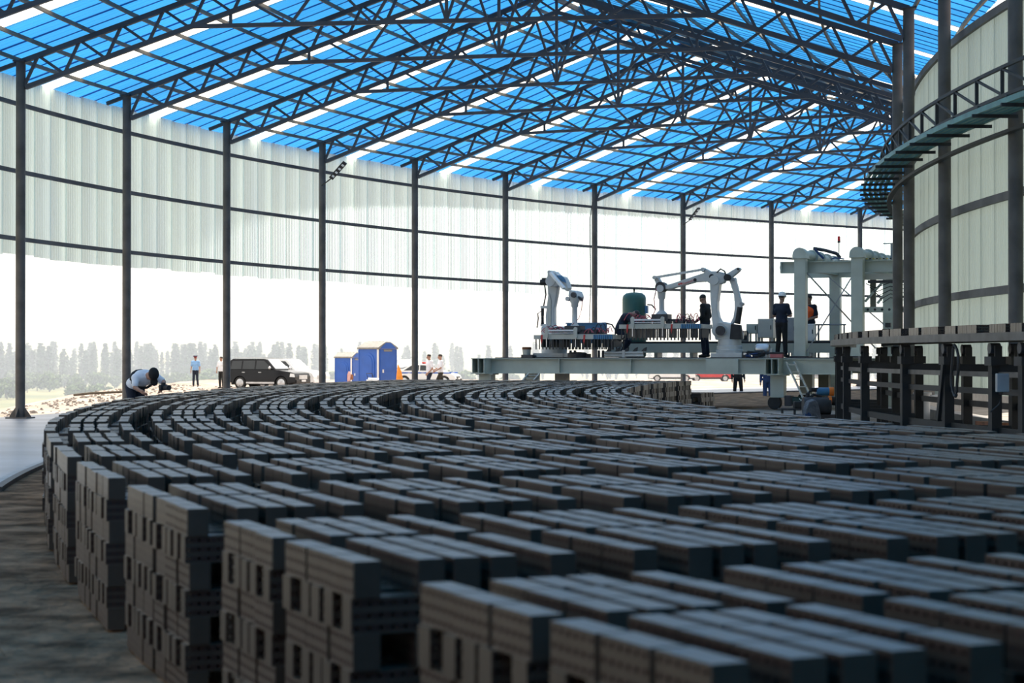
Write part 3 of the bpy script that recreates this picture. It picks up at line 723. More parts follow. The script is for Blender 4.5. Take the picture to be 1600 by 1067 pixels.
MB().box((gx(857, 0.1), 1.3, ZB/2), (0.34, 0.3, ZB)).build('leg', M_cream, pf); MB().box((gx(1288, 2.6), 2.6, ZB/2), (0.28, 0.3, ZB)).build('leg', mat('olive_shop_paint', (0.16,0.16,0.12), 0.6), pf)
xg0, xg1 = gx(800, 1.5), gx(1330, 1.5); npl = 12
for k in range(npl):
    a = xg0 + (xg1 - xg0)*k/npl; b2 = xg0 + (xg1 - xg0)*(k+1)/npl
    MB().box(((a+b2)/2, 2.05, ZT + 0.012), (b2 - a - 0.015, 3.9, 0.024)).build('deck_plate', M_char, pf)
X = gx(1222, -0.2)
MB().tube((X+0.05,-0.05,0.24), (X+0.62,-0.05,0.24), 0.11, 0.11, 14).build('drive_motor', mat('dark_green_motor', (0.02,0.05,0.04), 0.5), pf, True)
MB().box((X+0.15,-0.05,0.24), (0.2,0.26,0.28)).build('gearbox', M_char, pf, bevel=0.02)
MB().path([(X+0.45,-0.17,0.3),(X+0.5,-0.2,0.25),(X+0.56,-0.17,0.31)], 0.015).build('cable', M_white, pf)
# small ladder at the left end, step ladder at the right
def ladder(name, lab, px0, py0, px1, py1, Y0, Y1, w, n, m):
    A = gl(px0, py0, Y0); B = gl(px1, py1, Y1)
    t = thing(name, lab, 'ladder', gw(B[0], Y1, max(B[1], 0)), GA)
    a = Vector((A[0]-B[0], Y0-Y1, A[1]-max(B[1],0))); sx = Vector((w, 0.12, 0))
    for q in (0, 1): MB().bar(sx*q, a + sx*q, 0.03, 0.13, (0,1,0)).build('stringer', m, t)
    for k in range(n):
        p = a * ((k + 0.7)/n); MB().bar(p, p + sx, 0.16, 0.025).build('tread', m, t)
    return t
ladder('step_ladder', 'pale green steel step ladder leaning on the platform right end', 1229, 566, 1256, 624, -0.15, -0.55, 0.19, 5, M_cream)
ladder('step_ladder', 'small cream ladder under the platform left end', 826, 585, 815, 598, -0.1, -0.5, 0.28, 3, M_cream)

# ---- belt conveyor along the platform
t, X = gthing('belt_conveyor', 'pale belt conveyor with black belt running along the platform', 'conveyor', 1130, 2.75, ZT + 0.024)
xa, xb = gx(958, 2.75) - X, gx(1330, 2.75) - X
for Y in (-0.3, 0.3): MB().box(((xa+xb)/2, Y, 0.26), (xb-xa, 0.05, 0.26)).build('side_frame', M_pale, t)
MB().box(((xa+xb)/2, 0, 0.415), (xb-xa+0.1, 0.62, 0.06)).build('belt', M_black, t)
for k in range(7): MB().box((xa + 0.3 + (xb-xa-0.6)*k/6, 0, 0.07), (0.1, 0.5, 0.14)).build('foot', M_pale, t)
for q in (xa, xb): MB().tube((q,-0.3,0.39), (q,0.3,0.39), 0.06, 0.06, 12).build('end_roller', M_steel, t, True)

# ---- grippers and robots
def gripper(t, XW, ZW, Yc, W, ztop, zrail, zbot, depth=1.1, blueside=True):
    """hangs from the wrist at local XW; W = (xleft, xright)"""
    xl, xr = W; g = MB()
    yf = Yc - depth/2; yb = Yc + depth/2; hz = 0.115
    for y in (yf, yb): g.box(((xl+xr)/2, y, zrail), (xr-xl, 0.06, hz))
    for x in (xl, xr): g.box((x, Yc, zrail), (0.06, depth, hz))
    g.box(((xl+xr)/2, Yc, zrail + hz/2 + 0.01), ((xr-xl)*0.8, depth*0.8, 0.02))
    go_ = g.build('gripper', M_cream, t, label='white gripper frame with dark finger plates and red hoses')
    nf = 23
    for k in range(nf):
        x = xl + 0.04 + (xr - xl - 0.08) * k/(nf-1)
        MB().box((x, yf, (zrail - hz/2 + zbot)/2), (0.026, 0.03, zrail - hz/2 - zbot)).build('finger', M_char, go_)
        MB().box((x, yb, (zrail - hz/2 + zbot)/2), (0.035, 0.03, zrail - hz/2 - zbot)).build('finger', M_char, go_)
        if k % 3 == 1: MB().box((x, Yc, (zrail - hz/2 + zbot)/2 + 0.03), (0.02, depth*0.7, zrail - hz/2 - zbot - 0.06)).build('clamp_plate', M_char, go_)
    hx0 = xl + (xr-xl)*0.16; hx1 = xl + (xr-xl)*0.53; zt = zrail + 0.25
    h = MB(); h.box(((hx0+hx1)/2, yf - 0.06, zt - 0.07), (hx1-hx0, 0.05, 0.045)); h.box(((hx0+hx1)/2, yf - 0.06, zt - 0.14), (hx1-hx0, 0.03, 0.02)); h.build('handle_bar', M_white, go_)
    for x in (hx0, hx1):
        MB().prism([(x-0.03,zrail-0.03),(x+0.05,zrail-0.03),(x+0.05,zt),(x-0.01,zt+0.02),(x-0.05,zt-0.03)], yf-0.09, yf-0.03).build('handle_bracket', M_cream, go_)
        MB().box((x, yf-0.05, zrail-0.12), (0.02,0.015,0.3)).build('guide_rod', M_silver, go_)
    for x in (xl + (xr-xl)*0.095, xl + (xr-xl)*0.64):
        MB().prism([(x-0.02,zrail+0.06),(x+0.03,zrail+0.06),(x+0.02,zrail-0.1),(x-0.005,zrail-0.2),(x-0.03,zrail-0.1)], yf-0.045, yf-0.033).build('red_strap', M_red, go_)
    if blueside:
        for k in range(9):
            x = xl + (xr-xl)*(0.77 + 0.027*k); MB().box((x, yf-0.05, zrail), (0.042, 0.05, 0.12)).build('valve', M_bluemc, go_)
    for k in range(8): MB().box((xl + (xr-xl)*(0.2 + 0.085*k), Yc - 0.1 + 0.08*(k%3), zrail + 0.13), (0.14, 0.25, 0.09 + 0.03*(k % 2))).build('cylinder_block', M_char, go_)
    MB().box(((xl+xr)/2, Yc + 0.1, zrail + 0.18), ((xr-xl)*0.45, 0.4, 0.06)).build('mount_plate', M_char, go_)
    MB().box((XW, Yc, (ztop + zrail + 0.15)/2), (0.46, 0.42, max(ztop - zrail - 0.15, 0.03))).build('wrist_flange', M_char, go_)
    for k in range(26):
        side = k % 2; x = (xl + 0.1 + rnd.uniform(0, 0.5)) if side else (xr - 0.1 - rnd.uniform(0, 0.55))
        x2 = x + rnd.uniform(0.12, 0.35) * (1 if side else -1); hh = rnd.uniform(0.15, 0.32); y = yf + rnd.uniform(0, 0.5)
        pts = [(x + (x2-x)*f, y + 0.2*f, zrail + 0.06 + hh*math.sin(math.pi*(0.12+0.8*f)) ) for f in [q/7 for q in range(8)]]
        MB().path(pts, 0.011, 5).build('air_hose', M_pink if k % 3 else M_black, go_)
    return go_

def poly_at(pts, Y): return [gl(px, py, Y) for px, py in pts]
# big robot (arm stretched to the left)
YR = 0.75; PX0 = 1140
t, XR = gthing('palletizing_robot', 'large white palletizing robot stretching its arm left over a gripper', 'robot', PX0, YR, ZT + 0.024, 'white palletizing robots')
def L2(px, py):
    x, z = gl(px, py, YR); return (x - XR, z - ZT - 0.024)
def pr(name, pts, y0, y1, m, bev=0.015): return MB().prism([L2(*p) for p in pts], y0, y1).build(name, m, t, bevel=bev)
def disc(name, px, py, r, y0, y1, m, n=20):
    x, z = L2(px, py); return MB().tube((x, y0, z), (x, y1, z), r, r, n).build(name, m, t, True)
zc = L2(1140, 530)[1]
MB().box((0,0,0.06), (0.86,0.8,0.12)).build('mount_plate', M_robot, t, bevel=0.01)
MB().lathe([(0.36,0.12),(0.37,0.2),(0.35,0.22),(0.35,0.3),(0.32,0.32),(0.31,zc)], (0,0,0), 28).build('pedestal', M_robot, t, True)
pr('turret', [(1121,531),(1119,520),(1122,508),(1129,502),(1141,505),(1150,507),(1156,512),(1159,522),(1159,531)], -0.26, 0.26, M_robot, 0.03)
disc('shoulder_motor', 1130.8, 516.8, 0.13, -0.42, -0.26, M_char); disc('motor_ring', 1130.8, 516.8, 0.155, -0.33, -0.25, M_robot)
pr('lower_arm', [(1110.5,437),(1127,437),(1125,455),(1122.5,472),(1122.5,485),(1125,497),(1131,506),(1136,517),(1131,524),(1122,526),(1117,519),(1114,500),(1112,470)], -0.15, 0.15, M_robot, 0.03)
disc('shoulder_joint', 1127, 516, 0.2, -0.26, 0.26, M_robot)
pr('upper_arm', [(1038,446),(1049,444),(1070,437),(1100,427),(1108,424),(1122,424),(1134,427),(1137,435),(1132,442),(1124,445),(1112,444),(1106,440),(1088,441),(1070,446),(1052,451),(1042,452.5)], -0.13, 0.13, M_robot, 0.025)
disc('elbow_joint', 1118, 438, 0.13, -0.2, 0.2, M_robot); disc('elbow_cover', 1114, 432.5, 0.07, -0.16, -0.12, M_black); disc('arm_port', 1088, 437.5, 0.045, -0.15, -0.12, M_black)
pr('counter_lever', [(1132,430),(1138,427),(1152,418.5),(1156,418),(1158,421),(1155,425),(1144,434),(1138,439),(1133,437)], -0.1, 0.1, M_robot, 0.02)
disc('lever_pin', 1155, 420.5, 0.035, -0.13, 0.13, M_char); disc('lever_motor', 1139, 434, 0.09, -0.24, -0.1, M_black)
pr('rear_link', [(1143,434),(1150,434),(1151,440),(1155,456),(1159.5,474),(1160,480),(1157,484),(1151,500),(1146,506),(1142,505),(1147,495),(1149,480),(1148,462),(1143,445),(1140,438)], -0.09, 0.09, M_robot, 0.02)
disc('link_pin', 1147, 437, 0.045, -0.12, 0.12, M_grey); disc('link_pin', 1159.5, 475, 0.045, -0.12, 0.12, M_grey)
a_, b_ = L2(1158, 480), L2(1154, 506)
MB().tube((a_[0], -0.12, a_[1]), (b_[0], -0.12, b_[1]), 0.075, 0.075, 14).build('balance_cylinder', M_black, t, True)
pr('rear_motor', [(1146,506),(1160,508),(1162,530),(1144,530)], -0.3, -0.05, M_black, 0.02)
a_, b_ = L2(1025, 434), L2(1100, 421.5)
MB().bar((a_[0],-0.16,a_[1]), (b_[0],-0.16,b_[1]), 0.05, 0.06).build('upper_link_rod', M_robot, t)
disc('link_pin', 1025, 434, 0.05, -0.2, 0.0, M_robot); disc('link_pin', 1100.5, 421.5, 0.055, -0.2, 0.0, M_robot)
pr('rod_bracket', [(1099,419),(1104,420),(1113,425),(1108,428),(1098,425)], -0.12, 0.1, M_robot, 0.01)
pr('wrist_lever', [(1022,432),(1029,432),(1034,442),(1027,446)], -0.1, 0.1, M_robot, 0.01)
wd = disc('wrist_housing', 1033.8, 448.7, 0.145, -0.15, 0.15, M_char); disc('wrist_cover', 1033.8, 451, 0.1, -0.17, -0.14, M_robot)
wx, wz = L2(1033.8, 456); z0 = L2(1033.8, 491)[1]
MB().lathe([(0.16,z0),(0.15,z0+0.03),(0.075,z0+0.1),(0.07,wz-0.22),(0.10,wz-0.17),(0.11,wz-0.03),(0.12,wz)], (wx,0,0), 18).build('wrist_column', M_robot, t, True)
xl = gl(969, 508, YR-0.55)[0] - XR; xr = gl(1096, 508, YR-0.55)[0] - XR
zr = gl(1030, 510, YR-0.55)[1] - ZT - 0.024; zb_ = gl(1030, 531, YR-0.55)[1] - ZT - 0.024
gripper(t, wx, z0, 0.0, (xl, xr), z0, zr, zb_)
MB().path([(wx-0.1,-0.15,wz+0.1),(wx-0.16,-0.2,wz-0.2),(wx-0.13,-0.2,z0+0.1),(wx-0.2,-0.2,z0-0.05)], 0.012).build('cable', M_pink, t)
pts = [L2(*p) for p in ((1122,426),(1128,420.5),(1134,424),(1137,431))]
MB().path([(p[0],-0.14,p[1]) for p in pts], 0.02).build('cable', M_black, t)
# red lettering on the arm
cu = bpy.data.curves.new('lettering', 'FONT'); cu.body = 'Kawasaki'; cu.size = 0.16; cu.extrude = 0.002
to = bpy.data.objects.new('lettering_tmp', cu); COL.objects.link(to); bpy.context.view_layer.update()
me = bpy.data.meshes.new_from_object(to.evaluated_get(bpy.context.evaluated_depsgraph_get())); bpy.data.objects.remove(to)
p0 = L2(1068.5, 443.5); p1 = L2(1086, 437.5); ang = math.atan2(p1[1]-p0[1], p1[0]-p0[0])
w_t = max(v.co.x for v in me.vertices); sc = math.hypot(p1[0]-p0[0], p1[1]-p0[1]) / w_t
me.transform(Matrix.Translation((p0[0], -0.134, p0[1]-0.03)) @ Matrix.Rotation(-ang, 4, 'Y') @ Matrix.Rotation(math.pi/2, 4, 'X') @ Matrix.Scale(sc, 4))
me.materials.clear(); me.materials.append(M_red); o = bpy.data.objects.new('lettering', me); COL.objects.link(o); o.parent = t; o['label'] = 'red maker lettering on the white arm'
for px in (1063, 1066.2):
    p = L2(px, 444.3 - (px-1063)*0.33); MB().box((p[0],-0.134,p[1]), (0.045,0.006,0.05)).build('logo_mark', M_red, t)

# folded robot on the left, its arm pointing at the camera
YR1 = 1.2; t1, XR = gthing('palletizing_robot', 'smaller-looking white robot at left, arm folded down towards the camera', 'robot', 866, YR1, ZT + 0.024, 'white palletizing robots')
t = t1
def L2(px, py):
    x, z = gl(px, py, YR1); return (x - XR, z - ZT - 0.024)
MB().box((-0.05,0,0.06), (0.9,0.8,0.12)).build('mount_plate', M_robot, t, bevel=0.01)
MB().lathe([(0.36,0.12),(0.37,0.2),(0.35,0.3),(0.31,0.5)], (0,0,0), 28).build('pedestal', M_robot, t, True)
MB().box((0,0,0.66), (0.6,0.62,0.42)).build('turret', M_robot, t, bevel=0.05)
pr('lower_arm', [(855,512),(854,495),(858,462),(857,440),(861,432),(870,432),(874,446),(872,460),(868,480),(868,512)], -0.12, 0.12, M_robot, 0.03)
pr('arm_edge', [(858,470),(861,458),(864,470),(863,510),(859,510)], -0.16, -0.12, M_cream, 0.01)
zz = lambda px, py, y: (L2(px, py)[0] + 0.0, y, L2(px, py)[1])
MB().prism([L2(*p) for p in ((861,427),(866,424.5),(872,425),(878,431),(886,433),(890,440),(893,450),(891,456),(886,452),(880,446),(872,449),(864,448),(860,440))], -0.32, 0.05).build('upper_arm', M_robot, t, bevel=0.03)
a_, b_ = L2(867, 427), L2(892, 452)
MB().bar((a_[0],-0.36,a_[1]), (b_[0],-0.6,b_[1]), 0.10, 0.07).build('upper_link_rod', M_white, t)
disc('elbow_joint', 866, 440, 0.14, -0.36, 0.16, M_robot); disc('link_pin', 865, 426, 0.05, -0.4, 0.1, M_robot)
pr('side_cover', [(876,431),(884,431),(889,437),(891,443),(884,440)], -0.36, -0.32, M_bluemc, 0.005)
a_ = L2(845, 441); b_ = L2(857, 441)
MB().tube((a_[0],0,a_[1]), (b_[0],0,b_[1]), 0.08, 0.08, 14).build('elbow_motor', M_black, t, True); MB().box((a_[0]+0.1,0,a_[1]+0.08), (0.1,0.1,0.08)).build('motor_plug', M_black, t)
a_, b_ = L2(850, 482), L2(849.5, 507)
MB().lathe([(0.045,0),(0.05,0.05)] + [(0.035 + 0.012*(q%2), 0.06 + 0.02*q) for q in range(9)] + [(0.045,0.26),(0.045,a_[1]-b_[1])], (b_[0],-0.1,b_[1]), 12).build('balance_cylinder', M_black, t, True)
a_, b_ = L2(850, 480), L2(858, 480); MB().bar((a_[0]-0.06,-0.1,a_[1]), (b_[0],-0.1,b_[1]), 0.08, 0.07).build('cylinder_bracket', M_robot, t)
a_, b_ = L2(850, 508), L2(858, 508); MB().bar((a_[0]-0.06,-0.1,a_[1]), (b_[0],-0.1,b_[1]), 0.08, 0.07).build('cylinder_bracket', M_robot, t)
MB().path([zz(851,446,0),zz(853,460,0),zz(850,480,-0.05)], 0.02).build('cable', M_black, t)
MB().path([zz(848,486,-0.1),zz(842,490,-0.1),zz(843,497,-0.1),zz(841,512,-0.1)], 0.018).build('cable', M_black, t)
MB().path([zz(856,436,-0.1),zz(858,430,-0.1),zz(864,428,-0.1)], 0.015).build('cable', M_black, t)
YW = -0.75
def L3(px, py):
    x, z = gl(px, py, YR1 + YW); return (x - XR, z - ZT - 0.024)
MB().prism([L3(*p) for p in ((891,453),(901,455),(904,463),(903,470),(893,470),(890,462))], YW-0.12, YW+0.5).build('forearm_end', M_robot, t, bevel=0.02)
x_, z_ = L3(899, 461); MB().tube((x_,YW-0.2,z_), (x_,YW-0.1,z_), 0.075, 0.075, 16).build('wrist_motor', M_char, t, True)
a_, b_ = L3(902, 464), L3(910, 468); MB().tube((a_[0],YW,a_[1]), (b_[0],YW,b_[1]), 0.045, 0.035, 10).build('wrist_plug', M_char, t, True)
x_, z_ = L3(888, 467); MB().tube((x_,YW-0.1,z_), (x_,YW+0.1,z_), 0.06, 0.06, 12).build('link_pin', M_robot, t, True)
wx, z1 = L3(898, 466); z0 = L3(898, 509)[1]
MB().lathe([(0.12,z0),(0.075,z0+0.05),(0.07,z1-0.26),(0.1,z1-0.22),(0.1,z1-0.14),(0.13,z1-0.1),(0.13,z1)], (wx,YW,0), 18).build('wrist_column', M_robot, t, True)
MB().path([(wx+0.22,YW,z1+0.02),(wx+0.2,YW,z1-0.3),(wx+0.12,YW,z0+0.2),(wx-0.05,YW-0.1,z0+0.02)], 0.01).build('cable', M_pink, t)
yfr = YR1 + YW - 0.55
xl = gl(835.5, 526, yfr)[0] - XR; xr = gl(958, 526, yfr)[0] - XR; zr = gl(890, 526.5, yfr)[1] - ZT - 0.024; zb_ = gl(890, 546, yfr)[1] - ZT - 0.024
gripper(t, wx, z0, YW, (xl, xr), z0, zr, zb_)

# ---- other equipment on the platform
t, X = gthing('air_tank', 'dark green upright air tank with domed top', 'tank', 991, 3.45, ZT + 0.024)
r = 0.345; ztop = gl(991, 458, 3.45)[1] - ZT
MB().lathe([(r*0.9,0.0),(r,0.05),(r,ztop-0.2),(r*0.93,ztop-0.1),(r*0.7,ztop-0.03),(0.05,ztop)], (0,0,0), 28).build('shell', M_tank, t, True)
MB().tube((0,0,ztop), (0,0,ztop+0.13), 0.02).build('valve_stem', M_black, t); MB().box((0,0,ztop+0.08), (0.05,0.03,0.05)).build('valve', M_black, t)
MB().box((0.36,0,ztop-0.5), (0.1,0.14,0.22)).build('valve_box', M_bluemc, t)
MB().path([(0.4,0,ztop-0.36),(0.55,-0.1,ztop-0.37),(0.7,-0.2,ztop-0.5)], 0.02).build('hose', M_black, t)
t, X = gthing('hose_coil', 'loop of thick black hose hanging between the two grippers', 'hose', 964, 0.3, ZT + 0.1)
x_, z_ = gl(966, 521, 0.3); zz_ = z_ - ZT - 0.1
MB().path([(-0.35,0.1,zz_+0.28),(-0.18,0.1,zz_+0.25),(-0.06,0.05,zz_+0.1),(-0.05,0,zz_-0.12),(0.08,0,zz_-0.2),(0.2,0,zz_-0.12),(0.24,0,zz_+0.05),(0.15,0,zz_+0.17),(0.0,0.02,zz_+0.12),(-0.06,0.04,zz_)], 0.022).build('hose', M_black, t)
MB().box((-0.4,0.1,zz_+0.28), (0.12,0.06,0.06)).build('coupling', M_bluemc, t)
t, X = gthing('blue_trolley', 'blue steel machine box behind the left gripper', 'machine', 917, 2.1, ZT + 0.024)
zt_ = gl(917, 507, 2.1)[1] - ZT; MB().box((0,0,zt_/2+0.2), (1.05,0.5,zt_-0.4)).build('body', M_bluemc, t, bevel=0.01); MB().box((0,0,zt_+0.01), (1.1,0.55,0.03)).build('lid', M_bluemc, t)
for sx in (-0.42, 0.42):
    for sy in (-0.2, 0.2): MB().box((sx,sy,0.1), (0.06,0.06,0.2)).build('leg', M_char, t)
t, X = gthing('paint_pail', 'small pail with rust-red rim at platform left end', 'bucket', 823, 0.6, ZT + 0.024)
MB().lathe([(0.1,0),(0.125,0.24)], (0,0,0), 18).build('body', M_cream, t, True); MB().lathe([(0.128,0.22),(0.13,0.28),(0.1,0.29)], (0,0,0), 18).build('rim', M_rust, t, True)
t, X = gthing('gearbox', 'black gearbox lying beside the small pail', 'gearbox', 825, 0.1, ZT)
MB().box((0,0,0.05), (0.34,0.2,0.1)).build('case', M_char, t, bevel=0.01); MB().tube((0.17,0,0.06),(0.24,0,0.06),0.03).build('shaft', M_steel, t)
t, X = gthing('fan_motor', 'dark drum fan under the left gripper', 'motor', 902, 0.5, ZT + 0.024)
MB().lathe([(0.27,0),(0.27,0.11),(0.22,0.14),(0.05,0.15)], (0,0,0), 22).build('drum', M_char, t, True); MB().box((0.32,0,0.05), (0.12,0.12,0.1)).build('terminal_box', M_black, t)
t, X = gthing('actuator_rack', 'white twin-tube actuator rack on the platform front edge', 'actuator', 975, 0.35, ZT + 0.024)
for z in (0.05, 0.13): MB().tube((-0.55,0,z), (0.55,0,z), 0.04, 0.04, 12).build('tube', M_robot, t, True)
for k in range(5): MB().prism([(-0.5+0.25*k,0.17),(-0.38+0.25*k,0.17),(-0.36+0.25*k,0.28),(-0.44+0.25*k,0.24)], -0.04, 0.04).build('clamp', M_char, t)
MB().box((0,0,0.1), (0.08,0.12,0.2)).build('end_block', M_robot, t)
t, X = gthing('pressure_cylinder', 'shiny aluminium pressure cylinder lying on the platform', 'cylinder', 1191, 0.45, ZT + 0.024)
m_ = Matrix.Rotation(math.pi/2, 3, 'Y')
MB().lathe([(0.02,-0.2),(0.09,-0.19),(0.14,-0.14),(0.15,-0.08),(0.15,0.16),(0.12,0.2),(0.02,0.21)], (0,0,0.22), 24, m_).build('shell', M_silver, t, True)
for x in (-0.06, 0.12): MB().box((x,0,0.04), (0.04,0.2,0.08)).build('saddle', M_robot, t)
MB().box((0.24,0,0.12), (0.06,0.1,0.24)).build('stand', M_robot, t)
t, X = gthing('toolbox', 'faded red toolbox at the feet of the helmeted worker', 'toolbox', 1214, 0.2, ZT)
MB().box((0,0,0.06), (0.33,0.2,0.12)).build('body', mat('faded_red_plastic', (0.42,0.12,0.12), 0.6), t, bevel=0.01); MB().box((0,0,0.145), (0.36,0.22,0.05)).build('lid', M_black, t, bevel=0.01)
t, X = gthing('cable_heap', 'heap of dark cables on the platform by the aluminium cylinder', 'cables', 1180, 0.15, ZT)
for k in range(9):
    a = rnd.uniform(0, 6.28); MB().path([(0.28*math.cos(a+q*0.5)*(1-0.05*q), 0.1*math.sin(a+q*0.7), 0.03+0.015*k+0.01*q%0.05) for q in range(8)], 0.018).build('cable', M_black if k % 3 else M_cloth_bl, t)
t, X = gthing('battery_unit', 'small black battery box by the robot base', 'battery box', 1165, 0.3, ZT)
MB().box((0,0,0.09), (0.16,0.14,0.18)).build('case', M_black, t, bevel=0.01); MB().box((0,-0.075,0.12), (0.08,0.01,0.06)).build('label_plate', M_silver, t)
# cabinets
def cabinet(lab, px0, px1, py0, py1, Y, dep, m, legs=0.12):
    xa, zt_ = gl(px0, py0, Y); xb, zb_ = gl(px1, py1, Y); w = xb - xa; zb0 = max(zb_, ZT + 0.03)
    t = thing('control_cabinet', lab, 'cabinet', gw((xa+xb)/2, Y, ZT + 0.024), GA)
    MB().box((0, dep/2, (zt_+zb0)/2 - ZT - 0.024), (w, dep, zt_-zb0)).build('body', m, t, bevel=0.012)
    MB().box((0.0, -0.008, (zt_+zb0)/2 - ZT - 0.024), (w*0.9, 0.015, (zt_-zb0)*0.92)).build('door', m, t)
    MB().box((w*0.36, -0.022, (zt_+zb0)/2 - ZT), (0.025, 0.02, 0.12)).build('handle', M_black, t)
    hl = zb0 - ZT - 0.024
    if hl > 0.03:
        for sx in (-1, 1):
            for yy in (0.05, dep-0.05): MB().box((sx*(w/2-0.04), yy, hl/2), (0.05,0.05,hl)).build('leg', m, t)
    return t
cabinet('pale green control cabinet left of the helmeted worker', 1184, 1208, 498, 528, 3.2, 0.4, M_cream)
cabinet('slate grey cabinet right behind the helmeted worker', 1230, 1243, 496, 533, 3.2, 0.5, M_grey)
cabinet('white operator console in front of the orange vest worker', 1262, 1271, 506, 533, 3.2, 0.3, M_white)
cabinet('low pale drive housing right of the big robot', 1166, 1183, 506, 521, 3.2, 0.4, M_pale)
t, X = gthing('terminal_strip', 'dark terminal strip beside the low pale drive housing', 'terminal strip', 1162, 3.15, ZT + 0.024)
for k in range(4): MB().box((-0.06+0.05*k, 0, 0.62), (0.03,0.06,0.26)).build('terminal', M_black, t)
MB().box((0,0.05,0.31), (0.22,0.04,0.62)).build('back_plate', M_grey, t)
# guard rail behind
t, X = gthing('guard_rail', 'pale tubular guard rail behind the machine frame', 'railing', 1296, 3.9, ZT + 0.024)
xa, xb = gx(1274, 3.9) - X, gx(1322, 3.9) - X; zr = gl(1296, 508.5, 3.9)[1] - ZT
MB().tube((xa,0,zr), (xb,0,zr), 0.025).build('rail', M_grey, t, True); MB().tube((xa,0,zr*0.5), (xb,0,zr*0.5), 0.02).build('rail', M_grey, t, True)
for x in (gx(1279, 3.9)-X, gx(1319, 3.9)-X, xa): MB().tube((x,0,0), (x,0,zr), 0.025).build('post', M_grey, t, True)

# ---- press frame with rounded caps and red beacon
t, X = gthing('portal_frame', 'pale green portal frame with round-capped pillars and cross braces', 'machine frame', 1251, 1.0, ZT + 0.024)
Z0 = ZT + 0.024
FY, BY = 0.0, 3.6
fx = [gx(1251.5, 1.0) - X, gx(1340.5, 1.0) - X, gx(1430, 1.0) - X]; bx_ = [gx(1305.5, 1.0 + BY) - X, gx(1389, 1.0 + BY) - X, gx(1470, 1.0 + BY) - X]
ztp = gl(1251, 404, 1.0)[1] - Z0; zcap = gl(1251, 387.5, 1.0)[1] - Z0
zbt, zbb = gl(1251, 408, 1.0)[1] - Z0, gl(1251, 426, 1.0)[1] - Z0
for k in range(3):
    x = fx[k]
    MB().box((x,0,ztp/2 if k < 2 else (ztp-Z0)/2), (0.31,0.32,ztp if k < 2 else ztp+Z0)).build('pillar', M_pale, t, bevel=0.01)
    MB().box((x,0,ztp+0.01), (0.4,0.42,0.03)).build('pillar_plate', M_pale, t)
    hw = 0.19; dome = [(x-hw,ztp+0.02),(x+hw,ztp+0.02),(x+hw,ztp+0.08)] + [(x+hw*math.cos(q*math.pi/10), ztp+0.08+(zcap-ztp-0.08)*math.sin(q*math.pi/10)) for q in range(1,10)] + [(x-hw,ztp+0.08)]
    MB().prism(dome, -0.2, 0.15).build('rounded_cap', M_pale, t)
    MB().box((x,0,0.02), (0.5,0.5,0.04)).build('foot_plate', M_char, t)
    for sx in (-1, 1): MB().prism([(x+sx*0.15,0.04),(x+sx*0.24,0.04),(x+sx*0.15,0.3)], -0.01, 0.01).build('gusset', M_pale, t)
    xb_ = bx_[k]; MB().box((xb_,BY,(zbb-Z0)/2), (0.3,0.3,zbb+Z0)).build('pillar', M_pale, t, bevel=0.01)
    # pipe running back from the cap
    r_ = 0.13; zc_ = ztp + 0.12
    p = Vector((x,0.15,zc_)); q = Vector((xb_, BY, zc_-0.08)); MB().tube(p, q, r_, r_, 18).build('top_pipe', M_pale, t, True)
    for f in (0.28, 0.5, 0.72, 0.95):
        c = p + (q-p)*f; dn = (q-p).normalized(); MB().tube(c - dn*0.03, c + dn*0.03, 0.19, 0.19, 18).build('pipe_collar', M_pale, t, True)
    MB().bar((x,0.15,zbt-0.12), (xb_,BY,zbt-0.12), 0.2, 0.24).build('side_beam', M_pale, t)
xl = gx(1219, 1.0) - X
ibeam(MB(), (xl, 0.28, zbt), (fx[2], 0.28, zbt), zbt - zbb, 0.2).build('cross_beam', M_pale, t)
ibeam(MB(), (bx_[0]-1.0, BY, zbt), (bx_[2], BY, zbt), zbt - zbb, 0.2).build('cross_beam', M_pale, t)
MB().box((xl-0.02, 0.28, (zbt+zbb)/2), (0.03, 0.2, zbt-zbb)).build('end_plate', M_pale, t); MB().tube((xl-0.06,0.28,(zbt+zbb)/2), (xl-0.02,0.28,(zbt+zbb)/2), 0.05).build('buffer', M_black, t)
zlo = 0.25
MB().bar((fx[0]+0.15, 0.02, zbb), (fx[1]+0.2, 1.6, zlo), 0.03).build('brace_rod', M_grey, t)
MB().bar((fx[0]+0.12, -0.02, 0.1), (fx[1]-0.05, 0.02, zbb+0.05), 0.03).build('brace_rod', M_grey, t)
MB().bar((bx_[0]-0.1, BY-0.5, zbb), (fx[1]+1.0, BY-0.8, zlo), 0.03).build('brace_rod', M_grey, t)
# lifting carriage on the right
zc0, zc1 = gl(1370, 487.5, 1.4)[1] - Z0, gl(1370, 480, 1.4)[1] - Z0
xa, xb = gx(1351, 1.4) - X, gx(1420, 1.4) - X
MB().box(((xa+xb)/2, 0.4, (zc0+zc1)/2), (xb-xa, 0.16, zc1-zc0+0.02)).build('carriage_beam', M_pale, t)
for k in range(6): MB().tube((xa+0.1+0.19*k, 0.31, (zc0+zc1)/2), (xa+0.1+0.19*k, 0.33, (zc0+zc1)/2), 0.035).build('bolt', M_char, t)
za = gl(1370, 428, 1.4)[1] - Z0; zb2 = gl(1370, 437, 1.4)[1] - Z0
MB().box(((xa+xb)/2, 0.4, (za+zb2)/2), (xb-xa, 0.2, za-zb2)).build('carriage_beam', M_cream, t)
MB().box(((xa+xb)/2, 0.45, zb2-0.05), (xb-xa-0.2, 0.3, 0.07)).build('carriage_plate', M_char, t)
